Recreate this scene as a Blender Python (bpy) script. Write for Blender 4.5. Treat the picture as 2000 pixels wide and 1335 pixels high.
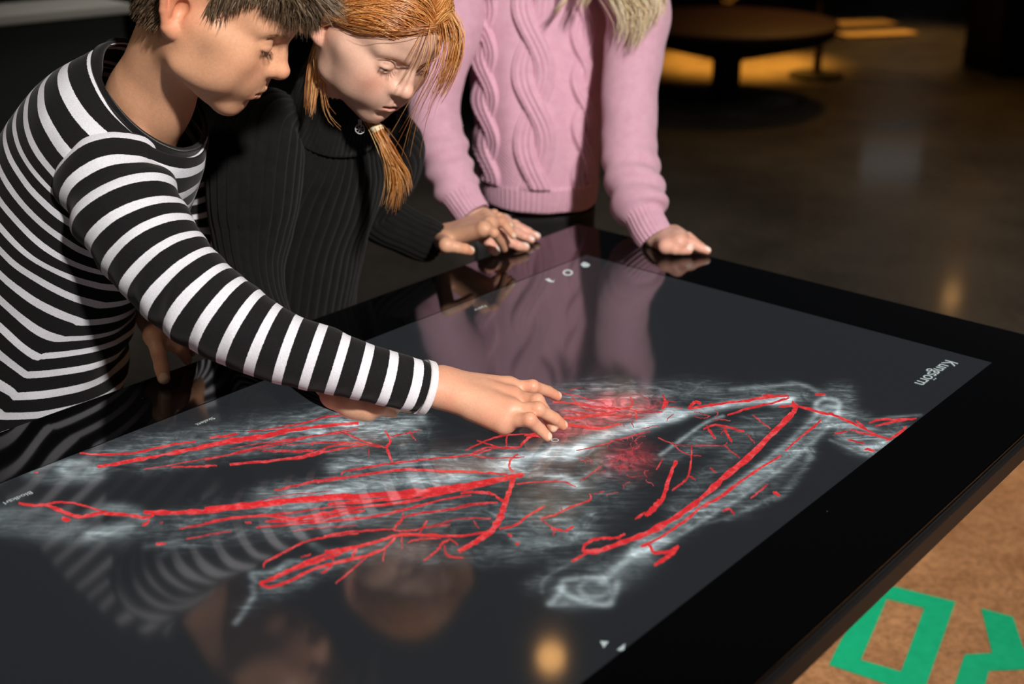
import bpy, bmesh, math
import numpy as np
from mathutils import Vector, Matrix

for o in list(bpy.data.objects):
    bpy.data.objects.remove(o, do_unlink=True)
scene = bpy.context.scene
COL = scene.collection
rng = np.random.default_rng(7)

# ------------------------------------------------------------------ camera
FPX, CX, CY = 2400.0, 1000.0, 667.5
PITCH = math.radians(22.59)
CAM = np.array([0.0, 0.0, 1.36])
FWD = np.array([0.0, math.cos(PITCH), -math.sin(PITCH)])
UPV = np.array([0.0, math.sin(PITCH), math.cos(PITCH)])
RGT = np.array([1.0, 0.0, 0.0])
cd = bpy.data.cameras.new('camera')
cd.sensor_fit = 'HORIZONTAL'
cd.sensor_width = 36.0
cd.lens = 36.0 * FPX / 2000.0
cd.clip_start = 0.05
cd.clip_end = 60
cd.dof.use_dof = True
cd.dof.focus_distance = 1.40
cd.dof.aperture_fstop = 3.6
co = bpy.data.objects.new('camera', cd)
COL.objects.link(co)
co.location = CAM
co.rotation_euler = (math.pi / 2 - PITCH, 0, 0)
scene.camera = co

# ------------------------------------------------------------------ world and lights
scene.view_settings.view_transform = 'Standard'
scene.view_settings.look = 'None'
scene.view_settings.exposure = 0.0
scene.view_settings.gamma = 1.0
scene.view_settings.use_curve_mapping = False
w = bpy.data.worlds.new('hall_ambient')
scene.world = w
w.use_nodes = True
w.node_tree.nodes['Background'].inputs['Color'].default_value = (0.62, 0.72, 0.85, 1)
w.node_tree.nodes['Background'].inputs['Strength'].default_value = 0.012


def lamp(name, kind, loc, target, power, color, **kw):
    l = bpy.data.lights.new(name, kind)
    l.energy = power
    l.color = color
    for k, v in kw.items():
        setattr(l, k, v)
    o = bpy.data.objects.new(name, l)
    COL.objects.link(o)
    o.location = loc
    d = Vector(target) - Vector(loc)
    o.rotation_euler = d.to_track_quat('-Z', 'Y').to_euler()
    return o


# spots of the exhibition hall, with one added fill
lamp('key_spot', 'SPOT', (1.0, -0.95, 2.85), (0.10, 1.62, 0.95), 620, (1.0, 0.95, 0.90),
     spot_size=math.radians(36), spot_blend=0.85, shadow_soft_size=0.10)
lamp('floor_spot', 'SPOT', (1.9, 1.2, 3.3), (1.05, 2.0, 0.0), 440, (1.0, 0.92, 0.82),
     spot_size=math.radians(34), spot_blend=0.6, shadow_soft_size=0.10)
lamp('fill_spot', 'SPOT', (-1.9, 0.2, 3.0), (-0.15, 1.6, 0.95), 34, (1.0, 0.86, 0.7),
     spot_size=math.radians(50), spot_blend=0.7, shadow_soft_size=0.25)  # added fill from the left for the shaded sides, no such lamp known
lamp('amber_spot', 'SPOT', (1.5, 8.7, 3.2), (1.42, 7.9, 0.0), 6500, (1.0, 0.42, 0.05),
     spot_size=math.radians(23), spot_blend=0.7, shadow_soft_size=0.2)
lamp('amber_spot_right', 'SPOT', (3.4, 9.4, 3.2), (2.6, 8.6, 0.0), 500, (1.0, 0.55, 0.16),
     spot_size=math.radians(46), spot_blend=1.0, shadow_soft_size=0.2)
lamp('amber_wash', 'SPOT', (2.2, 7.4, 3.2), (2.0, 6.4, 0.0), 170, (1.0, 0.50, 0.10),
     spot_size=math.radians(60), spot_blend=1.0, shadow_soft_size=0.2)
lamp('aisle_spot', 'SPOT', (2.3, 2.6, 3.3), (2.0, 3.9, 0.0), 330, (1.0, 0.84, 0.66),
     spot_size=math.radians(70), spot_blend=1.0, shadow_soft_size=0.3)

lamp('aisle_spot_left', 'SPOT', (-0.9, 3.4, 3.3), (-0.6, 4.0, 0.0), 130, (1.0, 0.92, 0.84),
     spot_size=math.radians(60), spot_blend=1.0, shadow_soft_size=0.3)

# ------------------------------------------------------------------ pixel helpers
TZ = 0.74          # height of the table top


def ray(px, py):
    px = np.asarray(px, float); py = np.asarray(py, float)
    return FWD + RGT * ((px - CX) / FPX)[..., None] - UPV * ((py - CY) / FPX)[..., None]


def P(px, py, t):
    return CAM + ray(px, py) * np.asarray(t, float)[..., None]


def T(px, py, z=TZ):
    d = ray(px, py)
    t = (z - CAM[2]) / d[..., 2]
    return CAM + d * np.asarray(t)[..., None]


def depth(X):
    return (np.asarray(X) - CAM) @ FWD


def proj(X):
    d = np.asarray(X) - CAM
    z = d @ FWD
    return CX + FPX * (d @ RGT) / z, CY - FPX * (d @ UPV) / z


# ------------------------------------------------------------------ small helpers
def srgb(r, g, b, a=1.0):
    f = lambda c: (c / 255 / 12.92) if c / 255 <= 0.04045 else ((c / 255 + 0.055) / 1.055) ** 2.4
    return (f(r), f(g), f(b), a)


def tag(o, label=None, cat=None, group=None, kind=None):
    if label: o['label'] = label
    if cat: o['category'] = cat
    if group: o['group'] = group
    if kind: o['kind'] = kind
    return o


def empty(name, loc, label, cat, group=None):
    o = bpy.data.objects.new(name, None)
    COL.objects.link(o)
    o.location = loc
    o.empty_display_size = 0.1
    return tag(o, label, cat, group)


def mesh_np(name, V, Q, mat=None, parent=None, smooth=True, attrs=None, T3=None):
    """V (n,3) world verts, Q (m,4) quads, T3 (k,3) triangles"""
    V = np.asarray(V, np.float32)
    me = bpy.data.meshes.new(name)
    nq = 0 if Q is None else len(Q)
    nt = 0 if T3 is None else len(T3)
    me.vertices.add(len(V))
    me.vertices.foreach_set('co', V.ravel())
    idx = []
    if nq: idx.append(np.asarray(Q, np.int32).ravel())
    if nt: idx.append(np.asarray(T3, np.int32).ravel())
    idx = np.concatenate(idx)
    me.loops.add(len(idx))
    me.loops.foreach_set('vertex_index', idx)
    me.polygons.add(nq + nt)
    st = np.concatenate([np.arange(nq) * 4, nq * 4 + np.arange(nt) * 3]).astype(np.int32)
    me.polygons.foreach_set('loop_start', st)
    me.polygons.foreach_set('use_smooth', np.full(nq + nt, smooth, bool))
    me.update(calc_edges=True)
    me.validate()
    for k, v in (attrs or {}).items():
        v = np.asarray(v, np.float32)
        if v.ndim == 1:
            a = me.attributes.new(k, 'FLOAT', 'POINT'); a.data.foreach_set('value', v)
        else:
            if v.shape[1] == 3: v = np.c_[v, np.ones(len(v), np.float32)]
            a = me.attributes.new(k, 'FLOAT_COLOR', 'POINT'); a.data.foreach_set('color', v.astype(np.float32).ravel())
    o = bpy.data.objects.new(name, me)
    COL.objects.link(o)
    if mat: me.materials.append(mat)
    if parent is not None: adopt(o, parent)
    return o


def adopt(o, parent):
    """parent a world-space mesh to an object without moving it"""
    bases = []
    p = parent
    while p is not None:
        bases.append(p.matrix_basis.copy()); p = p.parent
    m = Matrix.Identity(4)
    for b in reversed(bases): m = m @ b
    o.parent = parent
    inv = m.inverted()
    if o.type == 'MESH' and o.matrix_basis == Matrix.Identity(4):
        o.data.transform(inv)
    else:
        o.matrix_basis = inv @ o.matrix_basis


def bm_obj(name, bm, mat, parent=None, smooth=False):
    me = bpy.data.meshes.new(name)
    bmesh.ops.recalc_face_normals(bm, faces=bm.faces)
    bm.to_mesh(me); bm.free()
    if smooth:
        for p in me.polygons: p.use_smooth = True
    o = bpy.data.objects.new(name, me)
    COL.objects.link(o)
    if mat: me.materials.append(mat)
    if parent is not None: adopt(o, parent)
    return o


def box_bm(c, size, M=None, bevel=0.0, seg=2):
    bm = bmesh.new()
    bmesh.ops.create_cube(bm, size=1.0)
    bmesh.ops.scale(bm, vec=size, verts=bm.verts)
    if bevel:
        bmesh.ops.bevel(bm, geom=list(bm.edges), offset=bevel, segments=seg, affect='EDGES', profile=0.6)
    if M is not None: bmesh.ops.transform(bm, matrix=M, verts=bm.verts)
    bmesh.ops.translate(bm, vec=c, verts=bm.verts)
    return bm


def lathe(name, prof, c, mat, parent=None, n=64, smooth=True):
    prof = np.array(prof, float)
    th = np.linspace(0, 2 * np.pi, n, endpoint=False)
    V = np.stack([prof[:, 0, None] * np.cos(th), prof[:, 0, None] * np.sin(th), np.repeat(prof[:, 1, None], n, 1)], -1).reshape(-1, 3) + np.array(c)
    m = len(prof)
    i, j = np.meshgrid(np.arange(m - 1), np.arange(n), indexing='ij')
    Q = np.stack([i * n + j, i * n + (j + 1) % n, (i + 1) * n + (j + 1) % n, (i + 1) * n + j], -1).reshape(-1, 4)
    return mesh_np(name, V, Q, mat, parent, smooth)


# ------------------------------------------------------------------ numpy noise
_perm = np.random.default_rng(3).random(1 << 16).astype(np.float32)


def vnoise(X, s, seed=0):
    X = np.asarray(X) * s + seed * 17.31
    i = np.floor(X).astype(np.int64); f = (X - i).astype(np.float32)
    f = f * f * (3 - 2 * f)
    r = 0
    for dx in (0, 1):
        for dy in (0, 1):
            for dz in (0, 1):
                h = ((i[..., 0] + dx) * 73856093 ^ (i[..., 1] + dy) * 19349663 ^ (i[..., 2] + dz) * 83492791) & 0xffff
                w = (f[..., 0] if dx else 1 - f[..., 0]) * (f[..., 1] if dy else 1 - f[..., 1]) * (f[..., 2] if dz else 1 - f[..., 2])
                r = r + w * _perm[h]
    return r * 2 - 1


# ------------------------------------------------------------------ materials
def new_mat(name):
    m = bpy.data.materials.new(name)
    m.use_nodes = True
    nt = m.node_tree
    return m, nt, nt.nodes['Principled BSDF']


def simple(name, col, rough=0.6, metal=0.0, ior=1.45, spec=None, sheen=0.0, coat=0.0):
    m, nt, b = new_mat(name)
    b.inputs['Base Color'].default_value = col
    b.inputs['Roughness'].default_value = rough
    b.inputs['Metallic'].default_value = metal
    b.inputs['IOR'].default_value = ior
    if spec is not None: b.inputs['Specular IOR Level'].default_value = spec
    if sheen: b.inputs['Sheen Weight'].default_value = sheen
    if coat: b.inputs['Coat Weight'].default_value = coat
    return m


def N(nt, t, **kw):
    n = nt.nodes.new(t)
    for k, v in kw.items(): setattr(n, k, v)
    return n


def attr(nt, name):
    a = N(nt, 'ShaderNodeAttribute'); a.attribute_name = name
    return a


def math_n(nt, op, a, b=None, c=None):
    n = N(nt, 'ShaderNodeMath', operation=op)
    for i, x in enumerate((a, b, c)):
        if x is None: continue
        if isinstance(x, (int, float)): n.inputs[i].default_value = x
        else: nt.links.new(x, n.inputs[i])
    return n.outputs[0]


def mix_c(nt, fac, a, b, blend='MIX'):
    n = N(nt, 'ShaderNodeMix', data_type='RGBA', blend_type=blend)
    for s, x in ((n.inputs['Factor'], fac), (n.inputs[6], a), (n.inputs[7], b)):
        if isinstance(x, (int, float)): s.default_value = x
        elif isinstance(x, tuple): s.default_value = x
        else: nt.links.new(x, s)
    return n.outputs[2]


def noise_n(nt, scale, detail=3, rough=0.5, vec=None, scl=None):
    n = N(nt, 'ShaderNodeTexNoise')
    n.inputs['Scale'].default_value = scale
    n.inputs['Detail'].default_value = detail
    n.inputs['Roughness'].default_value = rough
    if vec is None:
        tc = N(nt, 'ShaderNodeTexCoord'); vec = tc.outputs['Object']
    if scl is not None:
        mp = N(nt, 'ShaderNodeMapping'); mp.inputs['Scale'].default_value = scl
        nt.links.new(vec, mp.inputs['Vector']); vec = mp.outputs[0]
    nt.links.new(vec, n.inputs['Vector'])
    return n


def bump_n(nt, h, strength, dist, bsdf):
    b = N(nt, 'ShaderNodeBump')
    b.inputs['Strength'].default_value = strength
    b.inputs['Distance'].default_value = dist
    nt.links.new(h, b.inputs['Height'])
    nt.links.new(b.outputs[0], bsdf.inputs['Normal'])
    return b


def ramp(nt, fac, stops):
    r = N(nt, 'ShaderNodeValToRGB')
    el = r.color_ramp.elements
    while len(el) < len(stops): el.new(0.5)
    for e, (p, c) in zip(el, stops): e.position = p; e.color = c
    nt.links.new(fac, r.inputs[0])
    return r.outputs[0]
# ================================================================== the setting
AZ = math.radians(48.88)
TA = np.array([math.cos(AZ), math.sin(AZ), 0.0])      # along the table
TB = np.array([-math.sin(AZ), math.cos(AZ), 0.0])     # across the table, towards the children
SA0, SA1, SB0, SB1 = 0.316, 1.472, 0.479, 1.129       # lit screen
OA0, OA1, OB0, OB1 = 0.196, 1.595, 0.377, 1.241       # glass
tab = lambda a, b, z=TZ: TA * a + TB * b + np.array([0, 0, z])


def tab_ab(X):
    X = np.asarray(X)
    return X @ TA, X @ TB


MT = Matrix.Rotation(AZ, 4, 'Z')

# floor: dark polished concrete
m_floor, nt, b = new_mat('polished_concrete')
n1 = noise_n(nt, 1.6, 5, 0.6)
n2 = noise_n(nt, 38, 4, 0.65)
c1 = ramp(nt, n1.outputs[0], [(0.3, srgb(58, 54, 50)), (0.7, srgb(82, 76, 69))])
c2 = ramp(nt, n2.outputs[0], [(0.35, (0.75, 0.75, 0.75, 1)), (0.65, (1.1, 1.1, 1.1, 1))])
nt.links.new(mix_c(nt, 1.0, c1, c2, 'MULTIPLY'), b.inputs['Base Color'])
r1 = ramp(nt, n1.outputs[0], [(0.3, (0.24, 0.24, 0.24, 1)), (0.7, (0.34, 0.34, 0.34, 1))])
nt.links.new(r1, b.inputs['Roughness'])
b.inputs['Coat Weight'].default_value = 0.35
b.inputs['Coat Roughness'].default_value = 0.10
fl = bm_obj('floor', box_bm((0.5, 6.0, -0.05), (13, 17, 0.1)), m_floor)
tag(fl, 'dark polished concrete floor of the exhibition hall', kind='structure')

m_wall, nt, b = new_mat('black_painted_wall')
n1 = noise_n(nt, 3.0, 4)
nt.links.new(ramp(nt, n1.outputs[0], [(0.3, srgb(22, 24, 22)), (0.7, srgb(32, 33, 30))]), b.inputs['Base Color'])
b.inputs['Roughness'].default_value = 0.8
for nm, c, s in (('wall_back', (0.5, 14.55, 1.8), (13, 0.1, 3.6)), ('wall_left', (-6.05, 6.0, 1.8), (0.1, 17, 3.6)), ('wall_right', (7.05, 6.0, 1.8), (0.1, 17, 3.6))):
    tag(bm_obj(nm, box_bm(c, s), m_wall), 'black painted wall of the dark hall', kind='structure')

# cork coloured floor sheet with green letters
m_cork, nt, b = new_mat('speckled_brown_floor')
n1 = noise_n(nt, 9, 4, 0.6)
n2 = noise_n(nt, 95, 4, 0.7)
n3 = N(nt, 'ShaderNodeTexVoronoi'); n3.inputs['Scale'].default_value = 42
tc = N(nt, 'ShaderNodeTexCoord'); nt.links.new(tc.outputs['Object'], n3.inputs['Vector'])
c1 = ramp(nt, n1.outputs[0], [(0.3, srgb(150, 104, 66)), (0.7, srgb(178, 130, 88))])
c2 = ramp(nt, n2.outputs[0], [(0.32, (0.55, 0.52, 0.5, 1)), (0.6, (1.05, 1.05, 1.05, 1))])
c3 = ramp(nt, n3.outputs['Distance'], [(0.05, (0.45, 0.4, 0.38, 1)), (0.22, (1, 1, 1, 1))])
cc = mix_c(nt, 1.0, mix_c(nt, 1.0, c1, c2, 'MULTIPLY'), mix_c(nt, 0.55, (1, 1, 1, 1), c3), 'MULTIPLY')
nt.links.new(cc, b.inputs['Base Color'])
b.inputs['Roughness'].default_value = 0.55
mat_root = empty('floor_sheet', (1.3, 1.2, 0), 'speckled brown floor sheet with green letters beside the touch table', 'floor mat')
bm_obj('sheet', box_bm((1.3, 1.2, 0.002), (3.0, 3.4, 0.004)), m_cork, mat_root)
m_green, nt, b = new_mat('green_vinyl')
n1 = noise_n(nt, 60, 3)
nt.links.new(ramp(nt, n1.outputs[0], [(0.3, srgb(8, 160, 112)), (0.7, srgb(16, 172, 122))]), b.inputs['Base Color'])
b.inputs['Roughness'].default_value = 0.45
zp = lambda L, x0, y0, s: [(x0 + x * s, y0 + y * s) for x, y in L]


def floor_letter(name, outer, hole, label):
    bm = bmesh.new()
    O = [bm.verts.new(T(x, y, 0.0055)) for x, y in outer]
    if hole:
        I = [bm.verts.new(T(x, y, 0.0055)) for x, y in hole]
        n = len(O)
        for i in range(n):
            bm.faces.new((O[i], O[(i + 1) % n], I[(i + 1) % n], I[i]))
    else:
        bm.faces.new(O)
    g = bmesh.ops.extrude_face_region(bm, geom=list(bm.faces))
    bmesh.ops.translate(bm, vec=(0, 0, -0.0015), verts=[v for v in g['geom'] if isinstance(v, bmesh.types.BMVert)])
    o = bm_obj(name, bm, m_green, mat_root)
    o['label'] = label


S4 = 0.4158
floor_letter('letter', zp([(719, 847), (1122, 948), (966, 1390), (527, 1243)], 1400, 780, S4),
             zp([(800, 935), (975, 977), (865, 1275), (677, 1220)], 1400, 780, S4), 'green block letter O printed on brown floor')
floor_letter('letter', zp([(1242, 978), (1392, 1018), (1440, 1165), (1560, 1190), (1545, 1262), (1280, 1272), (1230, 1440), (1092, 1410), (1165, 1195), (1293, 1188)], 1400, 780, S4),
             None, 'green block letter with slanted stroke on brown floor')

# ================================================================== touch table
table = empty('touch_table', tuple(tab((OA0 + OA1) / 2, (OB0 + OB1) / 2, 0)), 'large black glass touch table showing a red and white x-ray scan', 'touch table')
m_glass, nt, b = new_mat('black_bezel_glass')
b.inputs['Base Color'].default_value = (0.0016, 0.0016, 0.0018, 1)
b.inputs['Roughness'].default_value = 0.06
b.inputs['IOR'].default_value = 1.5
n1 = N(nt, 'ShaderNodeTexVoronoi'); n1.inputs['Scale'].default_value = 55
tc = N(nt, 'ShaderNodeTexCoord'); nt.links.new(tc.outputs['Object'], n1.inputs['Vector'])
dust = math_n(nt, 'LESS_THAN', n1.outputs['Distance'], 0.018)
n2 = noise_n(nt, 6, 2)
dust = math_n(nt, 'MULTIPLY', dust, math_n(nt, 'GREATER_THAN', n2.outputs[0], 0.55))
nt.links.new(mix_c(nt, dust, (0.0016, 0.0016, 0.0018, 1), (0.25, 0.25, 0.25, 1)), b.inputs['Base Color'])
m_rim = simple('dark_metal_rim', srgb(46, 43, 42), 0.38, 0.6)
m_base = simple('black_table_base', srgb(16, 16, 17), 0.5)
m_groove = simple('black_rubber_groove', (0.004, 0.004, 0.004, 1), 0.7)

# bezel glass: four mitred strips round the screen in one sheet with a rounded outer edge
bm = bmesh.new()
rings = []
for da, z in ((None, TZ), (0.0035, TZ), (0.0012, TZ - 0.0008), (0.0, TZ - 0.0030), (0.0, TZ - 0.008)):
    if da is None:
        pts = [(SA0, SB0), (SA1, SB0), (SA1, SB1), (SA0, SB1)]
    else:
        pts = [(OA0 + da, OB0 + da), (OA1 - da, OB0 + da), (OA1 - da, OB1 - da), (OA0 + da, OB1 - da)]
    rings.append([bm.verts.new(tab(a, b2, z)) for a, b2 in pts])
rings.append([bm.verts.new(tab(a, b2, TZ - 0.008)) for a, b2 in [(SA0, SB0), (SA1, SB0), (SA1, SB1), (SA0, SB1)]])
for r0, r1 in zip(rings, rings[1:]):
    for i in range(4):
        bm.faces.new((r0[i], r0[(i + 1) % 4], r1[(i + 1) % 4], r1[i]))
bm_obj('bezel_glass', bm, m_glass, table)


def frame_ring(name, out, inn, z0, z1, bev, mat):
    bm = bmesh.new()
    prof = [(inn, z1), (out - bev, z1), (out, z1 - bev), (out, z0 + bev), (out - bev, z0), (inn, z0)]
    R = []
    for d, z in prof:
        R.append([bm.verts.new(tab(a, b2, z)) for a, b2 in ((OA0 - d, OB0 - d), (OA1 + d, OB0 - d), (OA1 + d, OB1 + d), (OA0 - d, OB1 + d))])
    n = len(R)
    for k in range(n):
        r0, r1 = R[k], R[(k + 1) % n]
        for i in range(4):
            bm.faces.new((r0[i], r0[(i + 1) % 4], r1[(i + 1) % 4], r1[i]))
    return bm_obj(name, bm, mat, table)


frame_ring('edge_groove', 0.0005, -0.02, TZ - 0.012, TZ - 0.008, 0.0005, m_groove)
frame_ring('edge_rim', 0.005, -0.03, TZ - 0.036, TZ - 0.010, 0.0025, m_rim)
cT = tab((OA0 + OA1) / 2, (OB0 + OB1) / 2, 0)
bm_obj('under_tray', box_bm((cT[0], cT[1], TZ - 0.028), (OA1 - OA0 - 0.05, OB1 - OB0 - 0.05, 0.03), MT), m_base, table)
bm_obj('pedestal', box_bm((cT[0], cT[1], 0.365), (0.62, 0.34, 0.67), MT, 0.01), m_base, table)
bm_obj('foot_plate', box_bm((cT[0], cT[1], 0.019), (0.95, 0.56, 0.026), MT, 0.006), m_base, table)

# ------------------------------------------------------------------ the picture on the screen
m_scr, nt, b = new_mat('lit_screen')
b.inputs['Base Color'].default_value = (0.003, 0.003, 0.0035, 1)
b.inputs['Roughness'].default_value = 0.075
b.inputs['IOR'].default_value = 1.75
a = attr(nt, 'glow')
tc = N(nt, 'ShaderNodeTexCoord')
mp = N(nt, 'ShaderNodeMapping'); mp.inputs['Rotation'].default_value = (0, 0, math.radians(-12)); mp.inputs['Scale'].default_value = (0.22, 1, 1)
nt.links.new(tc.outputs['Object'], mp.inputs['Vector'])
fib = noise_n(nt, 95, 5, 0.62, mp.outputs[0]); fib.inputs['Distortion'].default_value = 1.2
fib2 = noise_n(nt, 34, 4, 0.6); fib2.inputs['Distortion'].default_value = 2.0
f1 = math_n(nt, 'POWER', math_n(nt, 'MULTIPLY', fib.outputs[0], 1.85), 4.0)
f2 = math_n(nt, 'POWER', math_n(nt, 'MULTIPLY', fib2.outputs[0], 1.8), 3.0)
ff = math_n(nt, 'MULTIPLY', math_n(nt, 'ADD', math_n(nt, 'MULTIPLY', f1, 0.7), 0.25), math_n(nt, 'ADD', math_n(nt, 'MULTIPLY', f2, 0.7), 0.25))
sep = N(nt, 'ShaderNodeSeparateColor'); nt.links.new(a.outputs['Color'], sep.inputs[0])
# red channel: solid bone, green channel: fibrous tissue, blue: reddish capillary haze
gl = math_n(nt, 'ADD', math_n(nt, 'MULTIPLY', sep.outputs[0], math_n(nt, 'ADD', 0.34, math_n(nt, 'MULTIPLY', math_n(nt, 'ADD', f1, f2), 0.32))), math_n(nt, 'MULTIPLY', sep.outputs[1], math_n(nt, 'MULTIPLY', ff, 0.46)))
base = mix_c(nt, 0.5, srgb(37, 39, 41), srgb(33, 35, 38))
bone = N(nt, 'ShaderNodeVectorMath', operation='SCALE'); bone.inputs[0].default_value = (0.56, 0.66, 0.68)
nt.links.new(gl, bone.inputs['Scale'])
redv = N(nt, 'ShaderNodeVectorMath', operation='SCALE'); redv.inputs[0].default_value = (0.75, 0.06, 0.08)
rf = math_n(nt, 'MULTIPLY', sep.outputs[2], math_n(nt, 'POWER', math_n(nt, 'MULTIPLY', fib2.outputs[0], 1.6), 3.0))
nt.links.new(rf, redv.inputs['Scale'])
ad = N(nt, 'ShaderNodeVectorMath', operation='ADD'); nt.links.new(bone.outputs[0], ad.inputs[0]); nt.links.new(redv.outputs[0], ad.inputs[1])
ad2 = N(nt, 'ShaderNodeVectorMath', operation='ADD'); nt.links.new(ad.outputs[0], ad2.inputs[0]); nt.links.new(base, ad2.inputs[1])
nt.links.new(ad2.outputs[0], b.inputs['Emission Color'])
b.inputs['Emission Strength'].default_value = 1.0

NA, NB = 600, 340
ga = np.linspace(SA0, SA1, NA); gb = np.linspace(SB0, SB1, NB)
AA, BB = np.meshgrid(ga, gb, indexing='ij')
VS = (AA[..., None] * TA + BB[..., None] * TB + np.array([0, 0, TZ - 0.0006])).reshape(-1, 3)
PXs, PYs = proj(VS)
glow = np.zeros((len(VS), 3), np.float32)

Z1 = lambda L: zp(L, 0, 720, 0.35)
Z2 = lambda L: zp(L, 400, 840, 0.40)
Z3 = lambda L: zp(L, 1000, 720, 0.42)


def smooth_line(L, n=None):
    L = np.array(L, float)
    if len(L) < 3: return L
    n = n or 6 * len(L)
    t = np.linspace(0, len(L) - 1, n)
    i = np.clip(t.astype(int), 0, len(L) - 2); f = (t - i)[:, None]
    p0 = L[np.clip(i - 1, 0, None)]; p1 = L[i]; p2 = L[i + 1]; p3 = L[np.clip(i + 2, None, len(L) - 1)]
    return 0.5 * (2 * p1 + (p2 - p0) * f + (2 * p0 - 5 * p1 + 4 * p2 - p3) * f ** 2 + (3 * p1 - p0 - 3 * p2 + p3) * f ** 3)


def paint(L, w, inten, ch=0, soft=1.0, yk=1.35, edge=False):
    """glow along a line given in picture points; w half width"""
    L = smooth_line(L)
    m = (PXs > L[:, 0].min() - 3 * w) & (PXs < L[:, 0].max() + 3 * w) & (PYs > L[:, 1].min() - 3 * w) & (PYs < L[:, 1].max() + 3 * w)
    if not m.any(): return
    x, y = PXs[m], PYs[m] * yk
    d = np.full(len(x), 1e9)
    for (x0, y0), (x1, y1) in zip(L[:-1], L[1:]):
        y0 *= yk; y1 *= yk
        dx, dy = x1 - x0, y1 - y0
        t = np.clip(((x - x0) * dx + (y - y0) * dy) / (dx * dx + dy * dy + 1e-9), 0, 1)
        d = np.minimum(d, np.hypot(x - x0 - t * dx, y - y0 - t * dy))
    q = d / w
    if edge:
        v = np.exp(-((q - 0.85) / 0.22) ** 2) + 0.35 * (q < 0.85)
    else:
        v = np.exp(-(q / soft) ** 2 * 1.2)
    glow[m, ch] = glow[m, ch] + v * inten


def loop(cx, cy, rx, ry, n=14, a0=0):
    t = np.linspace(0, 2 * np.pi, n)
    c, s = math.cos(a0), math.sin(a0)
    return [(cx + rx * math.cos(k) * c - ry * math.sin(k) * s, cy + rx * math.cos(k) * s + ry * math.sin(k) * c) for k in t]


# --- wing bones on the right
paint(Z3([(260, 400), (350, 340), (430, 310), (560, 275), (660, 240), (760, 215)]), 15, 0.75)
paint(Z3([(640, 250), (700, 225), (745, 210)]), 17, 0.55)
paint(Z3([(760, 212), (900, 190), (1050, 160), (1200, 148), (1300, 138)]), 10, 0.62)
paint(Z3([(720, 195), (760, 205), (800, 215)]), 9, 0.4)
paint(Z3([(1220, 155), (1280, 148)]), 10, 0.8)
paint(Z3([(690, 400), (800, 320), (900, 250), (980, 220)]), 4.5, 0.42)
paint(Z3([(1020, 95), (1100, 90), (1200, 85), (1300, 68), (1370, 80), (1420, 108)]), 6, 0.26)
paint(Z3([(1300, 80), (1360, 130), (1300, 150)]), 14, 0.16, 1)
paint(Z3([(1100, 110), (1250, 105), (1400, 130), (1540, 100), (1560, 180)]), 20, 0.35, 1)
paint(Z3([(1420, 205), (1415, 160), (1460, 138), (1515, 150), (1515, 195), (1480, 225), (1460, 240)]), 6, 0.52)
paint(Z3([(1420, 200), (1470, 180), (1510, 170)]), 13, 0.30)
paint(Z3([(600, 840), (760, 745), (900, 655), (1050, 565), (1200, 455), (1330, 350), (1440, 245), (1480, 205)]), 22, 0.20, 0, edge=True)
paint(Z3([(600, 840), (760, 745), (900, 655), (1050, 565), (1200, 455), (1330, 350), (1440, 245)]), 24, 0.62, 1)
paint(Z3([(1060, 550), (1150, 490), (1230, 430)]), 12, 0.25)
paint(Z3([(420, 990), (520, 900), (620, 835), (720, 790)]), 10, 0.42)
paint(Z3([(180, 1090), (230, 1030), (240, 985), (300, 975), (420, 965)]), 8, 0.34)
paint(Z3([(220, 1020), (290, 1065), (360, 1080), (440, 1090), (470, 1060), (490, 990)]), 8, 0.36)
paint(Z3(loop(385, 1020, 70, 40)), 7, 0.20)
paint(Z3([(180, 1090), (300, 1095), (450, 1095)]), 9, 0.22)
paint(Z3([(250, 1050), (380, 1030), (500, 950), (600, 870)]), 34, 0.20)
paint(Z3([(100, 1020), (150, 960), (280, 900), (420, 850)]), 20, 0.16, 1)
paint(Z3([(140, 1040), (145, 985), (220, 930), (330, 880)]), 5, 0.10)
# wing web
for L, ww, ii in (([(760, 650), (900, 500), (1100, 330), (1250, 230)], 60, 0.42), ([(850, 330), (1000, 300), (1150, 250)], 60, 0.5),
                  ([(720, 420), (800, 380), (900, 330)], 50, 0.45), ([(300, 960), (500, 880), (700, 780)], 30, 0.25)):
    paint(Z3(L), ww * 0.42, ii * 0.6, 1)
paint(Z3([(1000, 690), (1100, 650), (1200, 610), (1260, 580), (1320, 510), (1380, 420), (1400, 340)]), 9, 0.34, 1)
paint(Z3([(1060, 650), (1200, 540), (1350, 400)]), 24, 0.16, 1)
paint(Z3([(900, 720), (1000, 690), (1100, 650), (1220, 590)]), 4, 0.08)
# small wing tip / head piece at right
paint(Z3([(1520, 240), (1620, 280), (1720, 330), (1780, 300)]), 30, 0.75, 1)
paint(Z3([(1560, 330), (1640, 370), (1720, 360)]), 20, 0.8, 1)
paint(Z3([(1480, 330), (1560, 365), (1620, 395), (1670, 405)]), 4, 0.16)
paint(Z3([(1540, 200), (1650, 235), (1760, 225), (1900, 215)]), 4, 0.16)
paint(Z3([(1640, 370), (1720, 345)]), 9, 0.3)
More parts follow.
